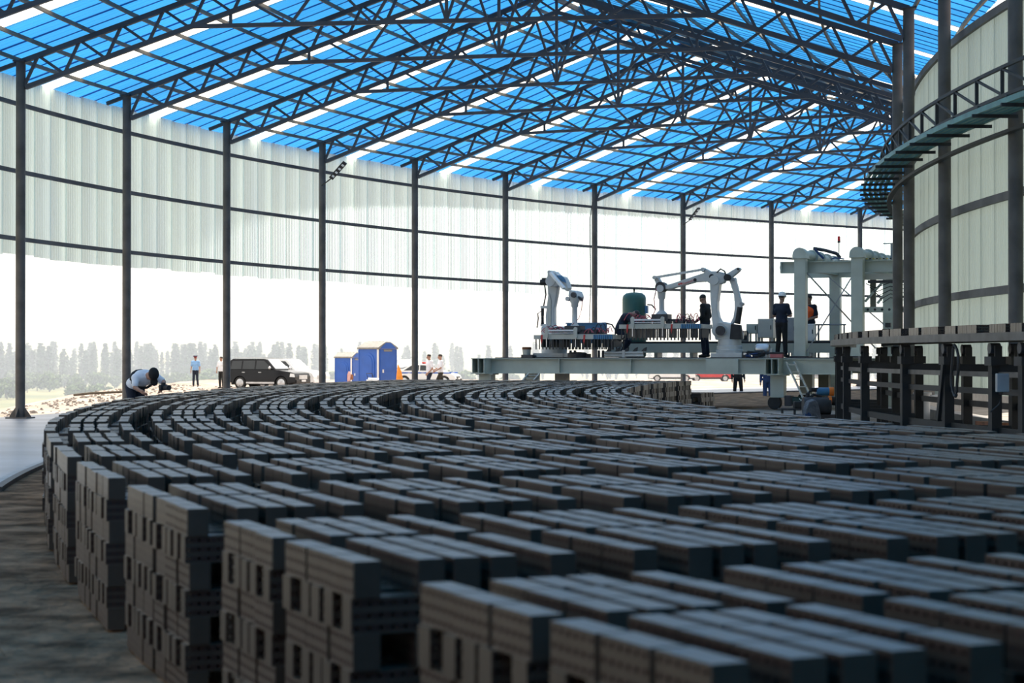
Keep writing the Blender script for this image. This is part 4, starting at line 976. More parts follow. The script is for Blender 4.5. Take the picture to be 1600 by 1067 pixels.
MB().box((xa+0.22, 0.45, (zb2+zc1)/2), (0.14,0.14,zb2-zc1)).build('carriage_post', mat('olive_shop_paint', (0.16,0.16,0.12), 0.6), t); MB().box((xa+0.75, 0.45, (zb2+zc1)/2), (0.14,0.14,zb2-zc1)).build('carriage_post', M_pale, t)
MB().bar((xa+0.02,0.35,zc1+0.15), (xa+0.55,0.35,zb2), 0.06).build('carriage_brace', M_pale, t); MB().bar((xa+0.35,0.35,zc1+0.1), (xa+0.85,0.35,zb2), 0.06).build('carriage_brace', M_pale, t)
for k in range(5):
    zq = zb2 - 0.1 - 0.1*k; MB().path([(xa+0.05+0.1*k,0.3,zq),(xa+0.3+0.05*k,0.28,zq-0.12),(xa+0.7,0.3,zq+0.02),(xa+1.1,0.3,zq-0.06)], 0.012).build('cable', M_black, t)
xq = gx(1385, 1.4) - X
MB().box((xq+0.05,0.4,zc0-0.35), (0.14,0.14,0.12)).build('pneumatic_valve', M_char, t); MB().box((xq,0.4,zc0-0.5), (0.2,0.14,0.1)).build('pneumatic_valve', M_black, t)
# chequered edge strip, hoses on the pipe, T-bracket
for k in range(10): MB().box((fx[1]+0.22+0.09*k, 0.1, zbt+0.04), (0.045,0.05,0.03)).build('warning_mark', M_black if k % 2 else mat('yellow_paint', (0.6,0.45,0.08), 0.5), t)
p = [gl(*q, 1.6) for q in ((1271,388),(1289,391),(1307,396),(1313,403))]
MB().path([(a_-X, 0.6, b_-Z0) for a_, b_ in p], 0.045, 8).build('cable_tray', M_char, t)
p = [gl(*q, 1.5) for q in ((1273,389),(1280,397),(1287,404))]
MB().path([(a_-X, 0.5, b_-Z0) for a_, b_ in p], 0.03, 8).build('hose', M_cloth_bl, t)
p = [gl(*q, 1.5) for q in ((1300,405),(1306,403),(1313,404),(1320,405))]
MB().path([(a_-X, 0.4, b_-Z0) for a_, b_ in p], 0.018, 8).build('hose', M_cloth_bl, t)
x_, z_ = gl(1386, 380.5, 2.4); MB().box((x_-X+0.02, 1.4, z_-Z0), (0.25,0.06,0.03)).build('mast_arm', M_grey, t); MB().box((x_-X+0.12, 1.4, (z_-Z0+zbt)/2), (0.05,0.05,z_-Z0-zbt)).build('mast', M_grey, t)
t2, X2 = gthing('warning_beacon', 'red warning beacon on a thin pole above the portal frame', 'beacon', 1311, 2.0, gl(1311, 404, 2.0)[1])
hb_ = gl(1311, 378, 2.0)[1] - t2.location.z; ht_ = gl(1311, 369, 2.0)[1] - t2.location.z
MB().tube((0,0,-0.05), (0,0,hb_), 0.012).build('pole', M_grey, t2); MB().tube((0,0,hb_-0.02), (0,0,hb_+0.03), 0.04, 0.04, 14).build('base', M_char, t2, True)
MB().lathe([(0.038,hb_+0.03),(0.036,ht_-0.02),(0.02,ht_)], (0,0,0), 14).build('lens', mat('red_beacon_lens', (0.75,0.02,0.02), 0.2), t2, True)

# ---- pump set on the floor and a jacket thrown over it
p = at(1278, 645, 44.0); p.z = 0.0
t = thing('vacuum_pump', 'dark pump set with orange motor ends on the floor by the conveyor', 'pump', p, 0.2)
MB().box((0.05,0,0.06), (1.0,0.5,0.1)).build('skid', M_char, t)
MB().tube((-0.35,0.0,0.3), (0.25,-0.1,0.3), 0.2, 0.2, 18).build('pump_body', M_char, t, True)
MB().tube((0.0,0.1,0.62), (0.28,0.05,0.62), 0.09, 0.09, 16).build('motor', M_bluemc, t, True); MB().tube((0.28,0.05,0.62), (0.38,0.03,0.62), 0.1, 0.1, 16).build('motor_cap', M_orange, t, True)
MB().tube((0.2,0.1,0.42), (0.48,0.05,0.40), 0.1, 0.1, 16).build('motor', M_char, t, True); MB().tube((0.48,0.05,0.40), (0.58,0.03,0.40), 0.11, 0.11, 16).build('motor_cap', M_orange, t, True)
MB().tube((0.2,-0.13,0.42), (0.26,-0.14,0.42), 0.11, 0.11, 16).build('motor_cap', M_orange, t, True)
MB().path([(-0.22,0.05,0.4),(-0.22,0.05,0.58),(-0.15,0.06,0.66),(0.05,0.08,0.66)], 0.05, 10).build('suction_pipe', M_black, t, True)
MB().path([(-0.3,0.0,0.4),(-0.1,0.0,0.55),(0.08,0.0,0.5),(0.1,0,0.4)], 0.035, 8).build('hose', M_black, t, True)
p2 = at(1268, 650, 43.3); p2.z = 0.0
m = MB(); 
pts = [(-0.2,0.0),(-0.18,0.28),(-0.12,0.42),(0.02,0.47),(0.1,0.4),(0.16,0.2),(0.2,0.02)]
m.prism(pts, -0.1, 0.1); o = m.build('jacket', mat('grey_jacket_cloth', (0.14,0.15,0.17), 0.9, 0, 0.2, 8, 0.5, 20), None, bevel=0.025); o.location = p2; o.rotation_euler = (0.12, 0, 0.3)
tag(o, 'crumpled grey jacket leaning on the pump set', 'jacket')
p3 = at(1262, 655, 43.2); p3.z = 0
tag(MB().prism([(-0.08,0),(0.08,0),(0.07,0.14),(0.0,0.2),(-0.06,0.15)], -0.06, 0.06).build('rag', M_cloth_bl, None, bevel=0.02), 'blue cloth rag on the floor below the jacket', 'rag').location = p3
p4 = at(1240, 640, 46.5); p4.z = 0
t = thing('motor_cart', 'low dark steel cart on the floor left of the pump', 'cart', p4, 0.1)
MB().box((0,0,0.16), (0.7,0.3,0.04)).build('bed', M_char, t)
for sx in (-0.3, 0.0, 0.3): MB().box((sx,-0.1,0.07), (0.05,0.05,0.14)).build('leg', M_char, t)
MB().box((0.15,0,0.26), (0.3,0.2,0.16)).build('load', M_black, t, bevel=0.02)
# ------------------------------------------------------------------ people
def person(label, loc, rz, J=None, shirt=M_cloth_w, trousers=M_cloth_nv, sleeve='short', head='hair', hcol=None, lower=True, vest=None, hands=True, lookdown=0.0, scale=1.0):
    D = dict(pelvis=(0,0,0.95), waist=(0,0.01,1.10), chest=(0,0.0,1.30), neck=(0,0.0,1.46), head=(0,0.03,1.63),
             sl=(-0.18,0,1.41), sr=(0.18,0,1.41), el=(-0.24,-0.03,1.13), er=(0.24,-0.03,1.13), wl=(-0.25,0.06,0.89), wr=(0.25,0.06,0.89),
             hl=(-0.09,0,0.92), hr=(0.09,0,0.92), kl=(-0.10,0.02,0.50), kr=(0.10,0.02,0.50), al=(-0.11,-0.02,0.08), ar=(0.11,-0.02,0.08))
    if J: D.update(J)
    D = {k: Vector(v) for k, v in D.items()}
    t = thing('person', label, 'person', loc, rz); t.scale = (scale,)*3
    def remesh(o, v):
        r = o.modifiers.new('remesh', 'REMESH'); r.mode = 'VOXEL'; r.voxel_size = v; r.use_smooth_shade = True
        s = o.modifiers.new('smooth', 'SMOOTH'); s.factor = 0.5; s.iterations = 2; return o
    up = (D['head'] - D['neck']).normalized(); fwd = Vector((0,1,0)); fwd = (fwd - up*fwd.dot(up)); fwd.normalize()
    if lookdown: fwd = (fwd*math.cos(lookdown) - Vector((0,0,1))*math.sin(lookdown)).normalized()
    rgt = fwd.cross(Vector((0,0,1)) if abs(fwd.z) < 0.95 else up).normalized(); upx = rgt.cross(fwd)
    HM = Matrix((rgt, fwd, upx)).transposed()
    b = MB(); H = lambda x, y, z: D['head'] + HM @ Vector((x, y, z))
    b.ell(D['head'] + HM @ Vector((0,-0.005,0.02)), (0.077,0.097,0.10), 14, 10, HM); b.ell(H(0,0.025,-0.06), (0.058,0.068,0.06), 12, 8, HM)
    b.ell(H(0,0.1,-0.015), (0.014,0.02,0.026), 8, 6, HM)
    for s in (-1, 1): b.ell(H(s*0.079,-0.01,0.0), (0.012,0.02,0.03), 8, 6, HM)
    b.capsule(D['neck'] - (D['head']-D['neck'])*0.25, H(0,-0.01,-0.07), 0.058, 0.052)
    b.capsule(D['chest'] + Vector((-0.07,0,0)), D['chest'] + Vector((0.07,0,0)), 0.115); b.capsule(D['waist'] + Vector((-0.05,0,0)), D['waist'] + Vector((0.05,0,0)), 0.10)
    b.capsule(D['chest'], D['waist'], 0.12, 0.105); b.capsule(D['waist'], D['pelvis'], 0.11, 0.12); b.capsule(D['sl'], D['sr'], 0.062); b.capsule(D['chest'], D['neck'], 0.11, 0.06)
    for s in 'lr':
        b.capsule(D['s'+s], D['e'+s], 0.05, 0.04); b.capsule(D['e'+s], D['w'+s], 0.039, 0.028)
        b.capsule(D['h'+s], D['k'+s], 0.08, 0.055); b.capsule(D['k'+s], D['a'+s], 0.053, 0.037); b.capsule(D['a'+s], D['a'+s] + Vector((0,0.14,-0.04)), 0.035, 0.03)
        if hands:
            dn = (D['w'+s] - D['e'+s]).normalized(); sd_ = Vector((0,1,0)) - dn*dn.y
            sd_ = sd_.normalized() if sd_.length > 0.1 else Vector((1,0,0))
            w = D['w'+s]; inn = dn.cross(sd_).normalized() * (0.3 if s == 'l' else -0.3)
            b.capsule(w, w + dn*0.075, 0.026, 0.034, 8); b.capsule(w + dn*0.06 - sd_*0.022, w + dn*0.06 + sd_*0.022, 0.022, None, 8)
            for q, ln in zip((-1.5,-0.5,0.5,1.5), (0.055,0.072,0.078,0.068)):
                p0 = w + dn*0.08 + sd_*q*0.022; p1 = p0 + (dn + sd_*q*0.08)*ln*0.55; p2 = p1 + (dn + inn + sd_*q*0.05).normalized()*ln*0.55
                b.capsule(p0, p1, 0.0105, None, 6); b.capsule(p1, p2, 0.0095, None, 6)
            p0 = w + dn*0.03 + sd_*0.028; p1 = p0 + (dn*0.6 + sd_*0.8)*0.04; b.capsule(p0, p1, 0.013, None, 6); b.capsule(p1, p1 + (dn + sd_*0.2)*0.03, 0.0115, None, 6)
    remesh(b.build('body', M_skin, t), 0.0105)
    for s in (-1, 1): MB().ell(H(s*0.03,0.088,0.012), (0.011,0.008,0.007), 8, 6, HM).build('eye', M_black, t)
    MB().ell(H(0,0.089,-0.055), (0.022,0.008,0.006), 8, 6, HM).build('mouth', mat('lips', (0.28,0.11,0.09), 0.5), t)
    # clothing
    c = MB(); g = 0.02
    c.capsule(D['chest'] + Vector((-0.075,0,0)), D['chest'] + Vector((0.075,0,0)), 0.115+g); c.capsule(D['chest'], D['waist'], 0.125+g, 0.118+g)
    lowp = D['waist'] + (D['pelvis'] - D['waist'])*0.75
    c.capsule(D['waist'] + Vector((-0.05,0,0)), D['waist'] + Vector((0.05,0,0)), 0.105+g); c.capsule(lowp + Vector((-0.06,0,0)), lowp + Vector((0.06,0,0)), 0.108+g); c.capsule(D['waist'], lowp, 0.118+g, 0.118+g)
    c.capsule(D['sl'], D['sr'], 0.064+g); c.capsule(D['chest'], D['neck'] - (D['head']-D['neck'])*0.15, 0.115+g, 0.062)
    for s in 'lr':
        e = D['e'+s]; v = D['s'+s] + (e - D['s'+s])*0.72
        if sleeve == 'long': c.capsule(D['s'+s], e, 0.062+g*0.4, 0.055); c.capsule(e, D['w'+s], 0.054, 0.04)
        else: c.capsule(D['s'+s], v, 0.066, 0.066)
    so = remesh(c.build('shirt', shirt, t), 0.018)
    if vest:
        v_ = MB(); v_.capsule(D['chest'], D['waist'], 0.165, 0.155); v_.capsule(D['chest']+Vector((-0.08,0,0)), D['chest']+Vector((0.08,0,0)), 0.145); remesh(v_.build('vest', vest, t), 0.02)
    tr = MB()
    tr.capsule(D['pelvis'] + Vector((-0.05,0,0)), D['pelvis'] + Vector((0.05,0,0)), 0.115+0.01); tr.capsule(D['waist']*0.4 + D['pelvis']*0.6, D['pelvis'], 0.115, 0.125)
    for s in 'lr': tr.capsule(D['h'+s], D['k'+s], 0.098, 0.075); tr.capsule(D['k'+s], D['a'+s] + Vector((0,0,0.03)), 0.075, 0.062)
    remesh(tr.build('trousers', trousers, t), 0.018)
    MB().tube(D['pelvis'] + (D['waist']-D['pelvis'])*0.33, D['pelvis'] + (D['waist']-D['pelvis'])*0.5, 0.126, 0.125, 16).build('belt', M_black, t, True)
    for s in 'lr':
        a = D['a'+s]; sh = MB(); sh.capsule(a + Vector((0,-0.03,-0.03)), a + Vector((0,0.14,-0.045)), 0.048, 0.04); remesh(sh.build('shoe', M_black, t), 0.015)
    # hair, caps, helmets
    if head in ('hair', 'cap', 'helmet', 'peaked'):
        hm = MB(); hm.ell(H(0,-0.018,0.045), (0.083,0.098,0.085), 16, 10, HM); hm.build('hair', M_hair, t, True)
    if head == 'helmet':
        o = MB(); o.lathe([(0.12,0.045),(0.118,0.055),(0.112,0.06),(0.108,0.1),(0.09,0.15),(0.05,0.175),(0.01,0.182)], D['head'], 22, HM); o.ell(H(0,0.1,0.052), (0.07,0.06,0.008), 14, 6, HM)
        o.build('helmet', M_white, t, True)
    if head == 'cap':
        o = MB(); o.ell(H(0,-0.008,0.055), (0.095,0.115,0.085), 18, 10, HM); o.build('cap', M_cloth_bk, t, True); MB().ell(H(0,0.13,0.055), (0.075,0.075,0.01), 16, 6, HM).build('cap_peak', M_cloth_bk, t, True)
    if head == 'peaked':
        o = MB(); o.lathe([(0.09,0.05),(0.095,0.09),(0.14,0.13),(0.13,0.145),(0.02,0.15)], D['head'], 22, HM); o.build('peaked_cap', mat('navy_felt', (0.03,0.03,0.06), 0.9), t, True)
        MB().lathe([(0.094,0.052),(0.098,0.085),(0.09,0.087)], D['head'], 22, HM).build('cap_band', M_red, t, True); MB().ell(H(0,0.1,0.05), (0.07,0.06,0.01), 14, 6, HM).build('cap_peak', M_black, t, True)
    return t

# photographer leaning over the outer brick edge
dP = 34.5; pp = at(213, 620, dP); pp.z = 0.0
ph = person('person in white shirt and black cap bending over the bricks with a camera', pp, math.radians(-140),
    dict(pelvis=(0,-0.05,0.91), waist=(0,0.09,0.98), chest=(0,0.29,1.05), neck=(0,0.43,1.08), head=(0,0.555,1.10), sl=(-0.19,0.34,1.06), sr=(0.19,0.32,1.04),
         er=(0.25,0.40,0.88), wr=(0.2,0.5,0.82), el=(-0.24,0.54,0.97), wl=(-0.12,0.66,0.86), hl=(-0.09,-0.05,0.9), hr=(0.09,-0.05,0.9), kl=(-0.1,0.0,0.5), kr=(0.1,0.06,0.5)), M_cloth_w, M_cloth_nv, 'short', 'cap', lookdown=0.55)
o = MB(); o.path([(0.215*math.cos(q*math.pi/8), 0.19 - 0.33*0.165*math.sin(q*math.pi/8), 1.015 + 0.94*0.165*math.sin(q*math.pi/8)) for q in range(17)], 0.024, 8); o.path([(-0.17,0.16,1.02),(-0.05,0.12,1.125),(0.08,0.13,1.12),(0.17,0.2,1.02),(0.16,0.3,0.93)], 0.022, 8); o.build('shoulder_strap', M_black, ph)
R3 = Matrix.Rotation(math.radians(-140), 4, 'Z')
cp = pp + (R3 @ Vector((-0.10, 0.78, 0.83)))
t = thing('camera', 'black photo camera held out by the bending photographer', 'camera', cp, math.radians(-140))
MB().box((0,-0.02,0.05), (0.15,0.075,0.1)).build('body', M_black, t, bevel=0.015); MB().box((0,-0.01,0.115), (0.06,0.06,0.04)).build('viewfinder', M_black, t, bevel=0.01)
MB().lathe([(0.035,0.0),(0.042,0.03),(0.042,0.12),(0.046,0.13),(0.046,0.16),(0.03,0.16)], (0,0.02,0.045), 18, Matrix.Rotation(-math.pi/2, 3, 'X')).build('lens', M_black, t, True)

def outp(px, d, dz=0.0):
    k = (px - 800)/F_PX; return Vector((k*d, d, ground_z(k*d, d) + dz))
person('person in light blue uniform shirt and peaked cap with red band', outp(305.5, 112), math.radians(180), dict(al=(-0.14,0,0.08), ar=(0.12,0,0.08)), M_cloth_lb, M_cloth_nv, 'short', 'peaked')
person('person in white shirt half hidden behind the third column', outp(346, 108), math.radians(150), dict(er=(0.3,0.0,1.15), wr=(0.22,0.12,0.95)), M_cloth_w, M_cloth_bk, 'short', 'hair')
person('person in white shirt and navy trousers walking ahead by the police car', outp(671, 86), math.radians(120), dict(kl=(-0.1,0.16,0.52), al=(-0.11,0.18,0.1), kr=(0.1,-0.02,0.5), ar=(0.1,-0.25,0.14), wl=(-0.26,0.2,0.93), wr=(0.25,-0.12,0.9)), M_cloth_w, M_cloth_nv, 'short', 'hair')
person('person in white shirt and dark trousers walking behind the other man', outp(688.5, 86.6), math.radians(105), dict(kl=(-0.1,0.2,0.54), al=(-0.11,0.28,0.1), kr=(0.1,-0.1,0.5), ar=(0.1,-0.38,0.18), er=(0.24,0.0,1.15), wr=(0.16,0.25,1.08), el=(-0.25,0.05,1.14), wl=(-0.22,0.27,1.02)), M_cloth_w, M_cloth_ol, 'short', 'hair')
person('person in black trousers standing beyond the platform, only legs showing', outp(1153, 78), math.radians(185), dict(al=(-0.15,0,0.08), ar=(0.15,0,0.08), kl=(-0.13,0.02,0.5), kr=(0.13,0.02,0.5)), M_cloth_bk, M_cloth_bk, 'long', 'hair')
person('person in blue jeans mostly hidden behind the platform wheel leg', outp(1199.5, 70), math.radians(170), None, M_cloth_bl, M_cloth_bl, 'long', 'hair')
# on the platform
def gperson(lab, px, Y, rz, z=ZT + 0.026, **kw):
    return person(lab, gw(gx(px, Y), Y, z), GA + rz, **kw)
gperson('person in black jacket standing left of the big robot looking down', 1102, 1.75, math.radians(80), J=dict(neck=(0,0.02,1.45), head=(0,0.07,1.61), wl=(-0.2,0.2,0.98), wr=(0.2,0.15,0.95)), shirt=M_cloth_bk, trousers=M_cloth_nv, sleeve='long', lookdown=0.25)
gperson('person in white helmet and navy work clothes seen from behind, arms folded', 1221, 1.15, math.radians(-20), J=dict(el=(-0.27,0.05,1.14), er=(0.27,0.05,1.14), wl=(0.05,0.22,1.18), wr=(-0.05,0.24,1.16), al=(-0.13,0,0.08), ar=(0.13,0,0.08)), shirt=M_cloth_nv, trousers=M_cloth_bk, head='helmet', scale=0.98)
gperson('person in orange safety vest behind the white operator console', 1265, 3.72, math.radians(150), J=dict(wl=(-0.1,0.28,1.05), wr=(0.16,0.28,1.05)), shirt=M_cloth_nv, trousers=M_cloth_nv, vest=M_vest)
gperson('person in dark navy clothes crouching behind the right gripper hoses', 974, 1.55, math.radians(-80), J=dict(pelvis=(0,-0.12,0.75), waist=(0,-0.06,0.9), chest=(0,0.06,1.1), neck=(0,0.2,1.2), head=(0,0.33,1.2), sl=(-0.18,0.12,1.15), sr=(0.18,0.12,1.15), el=(-0.24,0.3,0.95), er=(0.24,0.3,0.95), wl=(-0.15,0.5,0.85), wr=(0.15,0.5,0.85), hl=(-0.09,-0.12,0.72), hr=(0.09,-0.12,0.72), kl=(-0.12,0.15,0.45), kr=(0.12,0.15,0.45), al=(-0.12,-0.05,0.08), ar=(0.12,-0.05,0.08)), shirt=M_cloth_nv, trousers=M_cloth_nv, sleeve='long', lookdown=0.6)

# ------------------------------------------------------------------ vehicles (local x = forward)
def wheel(t, x, y, r, s):
    M = Matrix.Rotation(math.pi/2, 3, 'X')
    w = MB().lathe([(r*0.62,-0.11),(r*0.92,-0.115),(r,-0.08),(r,0.08),(r*0.92,0.115),(r*0.62,0.11)], (x,y,r), 26, M).build('wheel', M_tyre, t, True)
    MB().lathe([(r*0.1,-0.02),(r*0.63,-0.03),(r*0.66,0.02),(r*0.6,0.03)], (x,y+s*0.09,r), 24, M).build('rim', M_silver, w, True)
    for k in range(6):
        a = k*math.pi/3; p = Vector((x + 0.08*r*math.cos(a), y+s*0.12, r + 0.08*r*math.sin(a))); q = Vector((x+0.6*r*math.cos(a), y+s*0.12, r+0.6*r*math.sin(a)))
        MB().bar(p, q, 0.05, 0.03, (0,1,0)).build('spoke', M_silver, w)
def car(lab, loc, rz, paint, suv=True, glass=M_glass, lower=None, cat='car'):
    t = thing('car', lab, cat, loc, rz)
    r = 0.37 if suv else 0.33; xf, xr_ = 1.42, -1.36
    if suv: out = [(-2.33,0.45),(-2.35,0.75),(-2.3,1.12),(-2.22,1.15),(1.0,1.14),(1.25,1.12),(2.05,1.02),(2.28,0.94),(2.38,0.75),(2.38,0.42)]; H1, H0 = 1.80, 1.13
    else: out = [(-2.2,0.4),(-2.24,0.7),(-2.12,1.0),(-1.5,1.04),(0.9,0.98),(1.2,0.95),(1.9,0.82),(2.15,0.7),(2.22,0.5),(2.2,0.32)]; H1, H0 = 1.48, 1.0
    bot = []
    for cx in (xf, xr_):
        bot += [(cx + (r+0.07)*math.cos(q*math.pi/8), r*0.95 + (r+0.07)*math.sin(q*math.pi/8)) for q in range(9)]
    W = 0.93 if suv else 0.88
    MB().prism(out + [(xf+r+0.07, 0.34)] + bot + [(xr_-r-0.07, 0.36)], -W, W).build('body_shell', paint, t, bevel=0.06)
    MB().box((0,0,0.36), (4.2,1.3,0.2)).build('chassis', M_black, t)
    for s in (-1, 1): MB().prism([(xf-r-0.07,0.33),(xr_+r+0.07,0.33),(xr_+r+0.07,0.43),(xf-r-0.07,0.43)], s*W, s*(W+0.03)).build('sill', M_silver if suv else M_black, t)
    if suv: top = [(-2.2,H0),(-2.12,1.72),(-1.95,H1),(0.15,H1),(0.35,1.76),(1.05,H0)]
    else: top = [(-1.75,H0),(-0.95,1.42),(-0.6,H1),(0.2,H1),(0.4,1.44),(1.15,H0-0.03)]
    n = len(top); g = MB(); ins = lambda z: W - 0.05 - (z - H0)*0.26
    g.add([(x,-ins(z),z) for x, z in top] + [(x,ins(z),z) for x, z in top], [tuple(range(n))[::-1], tuple(range(n,2*n))] + [(i,(i+1)%n,n+(i+1)%n,n+i) for i in range(n)])
    g.build('cabin', paint, t, bevel=0.04)
    if suv: win = [[(-2.02,H0+0.06),(-1.96,1.66),(-1.3,1.68),(-1.3,H0+0.06)],[(-1.2,H0+0.06),(-1.2,1.68),(-0.4,1.69),(-0.4,H0+0.06)],[(-0.3,H0+0.06),(-0.3,1.69),(0.2,1.68),(0.8,H0+0.06)]]
    else: win = [[(-1.4,H0+0.04),(-0.9,1.36),(-0.35,1.40),(-0.35,H0+0.04)],[(-0.27,H0+0.04),(-0.27,1.40),(0.22,1.38),(0.85,H0+0.04)]]
    for s in (-1, 1):
        for wv in win:
            m = MB(); k = len(wv); a = [(x, s*(ins(z)+0.012), z) for x, z in wv]; b2 = [(x, s*(ins(z)-0.02), z) for x, z in wv]
            m.add(a + b2, [tuple(range(k)), tuple(range(k,2*k))[::-1]] + [(i,(i+1)%k,k+(i+1)%k,k+i) for i in range(k)]); m.build('side_window', glass, t)
        for x in (-0.55, 0.55) if suv else (-0.45, 0.5): MB().box((x-0.55, s*(W+0.015), H0-0.13), (0.2,0.03,0.035)).build('door_handle', M_silver, t)
        MB().ell((0.72, s*(W+0.1), H0+0.12), (0.08,0.12,0.1)).build('mirror', M_silver if suv else paint, t, True)
        MB().prism([(2.0,0.74),(2.36,0.72),(2.3,0.9),(2.05,0.95)] if suv else [(1.75,0.62),(2.2,0.58),(2.1,0.7),(1.8,0.76)], s*(W-0.4), s*(W+0.012)).build('headlamp', M_lamp, t)
        MB().box((-2.3 if suv else -2.15, s*(W-0.1), 0.9), (0.1,0.24,0.28 if suv else 0.14)).build('tail_lamp', M_red, t)
        if suv: MB().bar((-1.8,s*0.66,H1+0.06), (0.0,s*0.66,H1+0.06), 0.04).build('roof_rail', M_silver, t)
        for x in (xf, xr_): wheel(t, x, s*(W-0.12), r, s)
    x0, z0 = top[-1]; x1, z1 = top[-2]
    def pane(nm, a, b2, m_):
        (xa, za), (xb, zb) = a, b2; off = 0.02 if xa > 0 else -0.02
        p = MB(); q = [(xa+off,-ins(za)+0.08,za+0.03),(xa+off,ins(za)-0.08,za+0.03),(xb+off,ins(zb)-0.08,zb),(xb+off,-ins(zb)+0.08,zb)]
        q2 = [(x-off*1.6,y,z) for x, y, z in q]; p.add(q+q2, [(0,1,2,3),(7,6,5,4),(0,4,5,1),(1,5,6,2),(2,6,7,3),(3,7,4,0)]); p.build(nm, m_, t)
    pane('windscreen', (x0-0.08,z0+0.06), (x1+0.03,z1), M_lightglass if suv else glass); pane('rear_window', (top[0][0]+0.03,top[0][1]+0.15), (top[1][0],top[1][1]-0.05), glass)
    MB().box((2.385 if suv else 2.2,0,0.72 if suv else 0.56), (0.04,1.0,0.24 if suv else 0.16)).build('grille', M_silver if suv else M_black, t)
    MB().box((2.36 if suv else 2.18,0,0.46 if suv else 0.4), (0.14,W*1.9,0.2)).build('front_bumper', paint if suv else M_black, t, bevel=0.03); MB().box((-2.36 if suv else -2.2,0,0.5), (0.14,W*1.9,0.2)).build('rear_bumper', paint, t, bevel=0.03)
    MB().box((2.44 if suv else 2.26,0,0.5), (0.02,0.5,0.11)).build('number_plate', M_white, t)
    return t
car('black off-road car parked beyond the outer columns', outp(418, 117), math.radians(-22), M_carblack)
car('white car parked just behind the black off-road car', outp(452, 121.5), math.radians(-27), M_carwhite)
pc = car('white police car with blue stripe and light bar behind walking men', outp(667, 133.5), math.radians(-12), M_carwhite, False)
for s, m in ((-1, M_red), (1, mat('blue_lamp', (0.05,0.12,0.8), 0.2))): MB().box((-0.1, 0.28*s*-1 if False else s*0.28, 1.56), (0.22,0.5,0.11)).build('light_bar', m, pc, bevel=0.02)
MB().box((-0.1,0,1.5), (0.12,1.1,0.05)).build('bar_mount', M_black, pc)
for s in (-1, 1): MB().box((0.1, s*0.885, 0.88), (3.7,0.012,0.09)).build('blue_stripe', M_blue, pc)
car('dark car front peeking out right of the blue toilets', outp(634, 139), math.radians(-80), M_cargrey)
car('white car seen low under the platform left of the red one', outp(1050, 190), math.radians(175), M_carwhite, False)
car('red car seen low under the platform behind black-trousered legs', outp(1110, 192), math.radians(180), M_red, False)
car('grey car wheel and sill seen beneath the platform right end', outp(1284, 195), math.radians(180), M_cargrey)

# ------------------------------------------------------------------ portable toilets
def toilet(lab, loc, rz, hgt=2.12):
    t = thing('portable_toilet', lab, 'toilet cabin', loc, rz, 'blue toilet cabins'); w = 1.12
    MB().box((0,0,hgt/2+0.06), (w,w,hgt-0.1)).build('cabin', M_blue, t, bevel=0.03); MB().box((0,0,0.06), (w+0.06,w+0.06,0.12)).build('base', M_blue, t)
    # roof: gable with ridge across, pale translucent plastic
    zr = hgt + 0.02
    MB().prism([(-w/2-0.06,zr-0.04),(w/2+0.06,zr-0.04),(w/2+0.06,zr+0.03),(0.15,zr+0.27),(-0.15,zr+0.27),(-w/2-0.06,zr+0.03)], -w/2-0.05, w/2+0.05, 'X').build('roof', mat('pale_roof_plastic', (0.26,0.25,0.23), 0.5), t, bevel=0.02)
    for k in range(6): MB().prism([(-w/2-0.065,zr+0.04),(0,zr+0.3),(w/2+0.065,zr+0.04),(0,zr+0.31)], -w/2+0.05+0.2*k, -w/2+0.075+0.2*k, 'X').build('roof_rib', mat('pale_roof_plastic', (0.26,0.25,0.23), 0.5), t)
    MB().prism([(-0.5,zr-0.02),(0.5,zr-0.02),(0.14,zr+0.22),(-0.14,zr+0.22)], w/2+0.04, w/2+0.07, 'X').build('gable', M_blue, t)
    # arched side panel on -y face
    arch = [(-0.36,0.3),(0.36,0.3),(0.36,1.45)] + [(0.36*math.cos(q*math.pi/8), 1.45+0.36*math.sin(q*math.pi/8)) for q in range(1,8)] + [(-0.36,1.45)]
    MB().prism(arch, -w/2-0.025, -w/2+0.0).build('arch_panel', M_blue, t, bevel=0.01)
    a2 = [(x*0.72, 0.38+(z-0.3)*0.88) for x, z in arch]; MB().prism(a2, -w/2-0.045, -w/2-0.02).build('arch_inset', M_blue, t, bevel=0.01)
    # door on +x face
    MB().box((w/2+0.015,0,1.05), (0.03,0.9,1.85)).build('door', M_blue, t, bevel=0.01)
    MB().box((w/2+0.035,0,1.9), (0.02,0.5,0.08)).build('vent', mat('pale_roof_plastic', (0.26,0.25,0.23), 0.5), t, bevel=0.01)
    MB().box((w/2+0.035,0.05,1.1), (0.02,0.7,0.05)).build('door_rib', M_blue, t); MB().box((w/2+0.05,-0.3,1.05), (0.04,0.06,0.14)).build('latch', M_white, t)
    for sx in (-1, 1):
        for sy in (-1, 1): MB().box((sx*(w/2-0.02), sy*(w/2-0.02), hgt/2), (0.06,0.06,hgt-0.05)).build('corner_post', M_white if sx > 0 and sy < 0 else M_blue, t)
    return t
p = outp(590, 82, 0.05); toilet('larger-looking blue toilet cabin with arched side, right of the pair', p, math.radians(-40), 1.98)
p = outp(545, 111, -0.1); toilet('blue toilet cabin at left of the pair, partly hidden', p, math.radians(-30), 2.0)
p = outp(544, 108, 0.0); t = thing('folding_chair', 'small dark folding chair with a pink towel by the left toilet', 'chair', p, math.radians(-30))
MB().box((0,0,0.42), (0.4,0.38,0.04)).build('seat', M_rust, t); MB().box((0,0.2,0.7), (0.4,0.03,0.3)).build('backrest', M_rust, t)
for sx in (-1, 1):
    for sy in (-1, 1): MB().bar((sx*0.17,sy*0.16,0.42), (sx*0.19,sy*0.2,0.0), 0.03).build('leg', M_char, t)
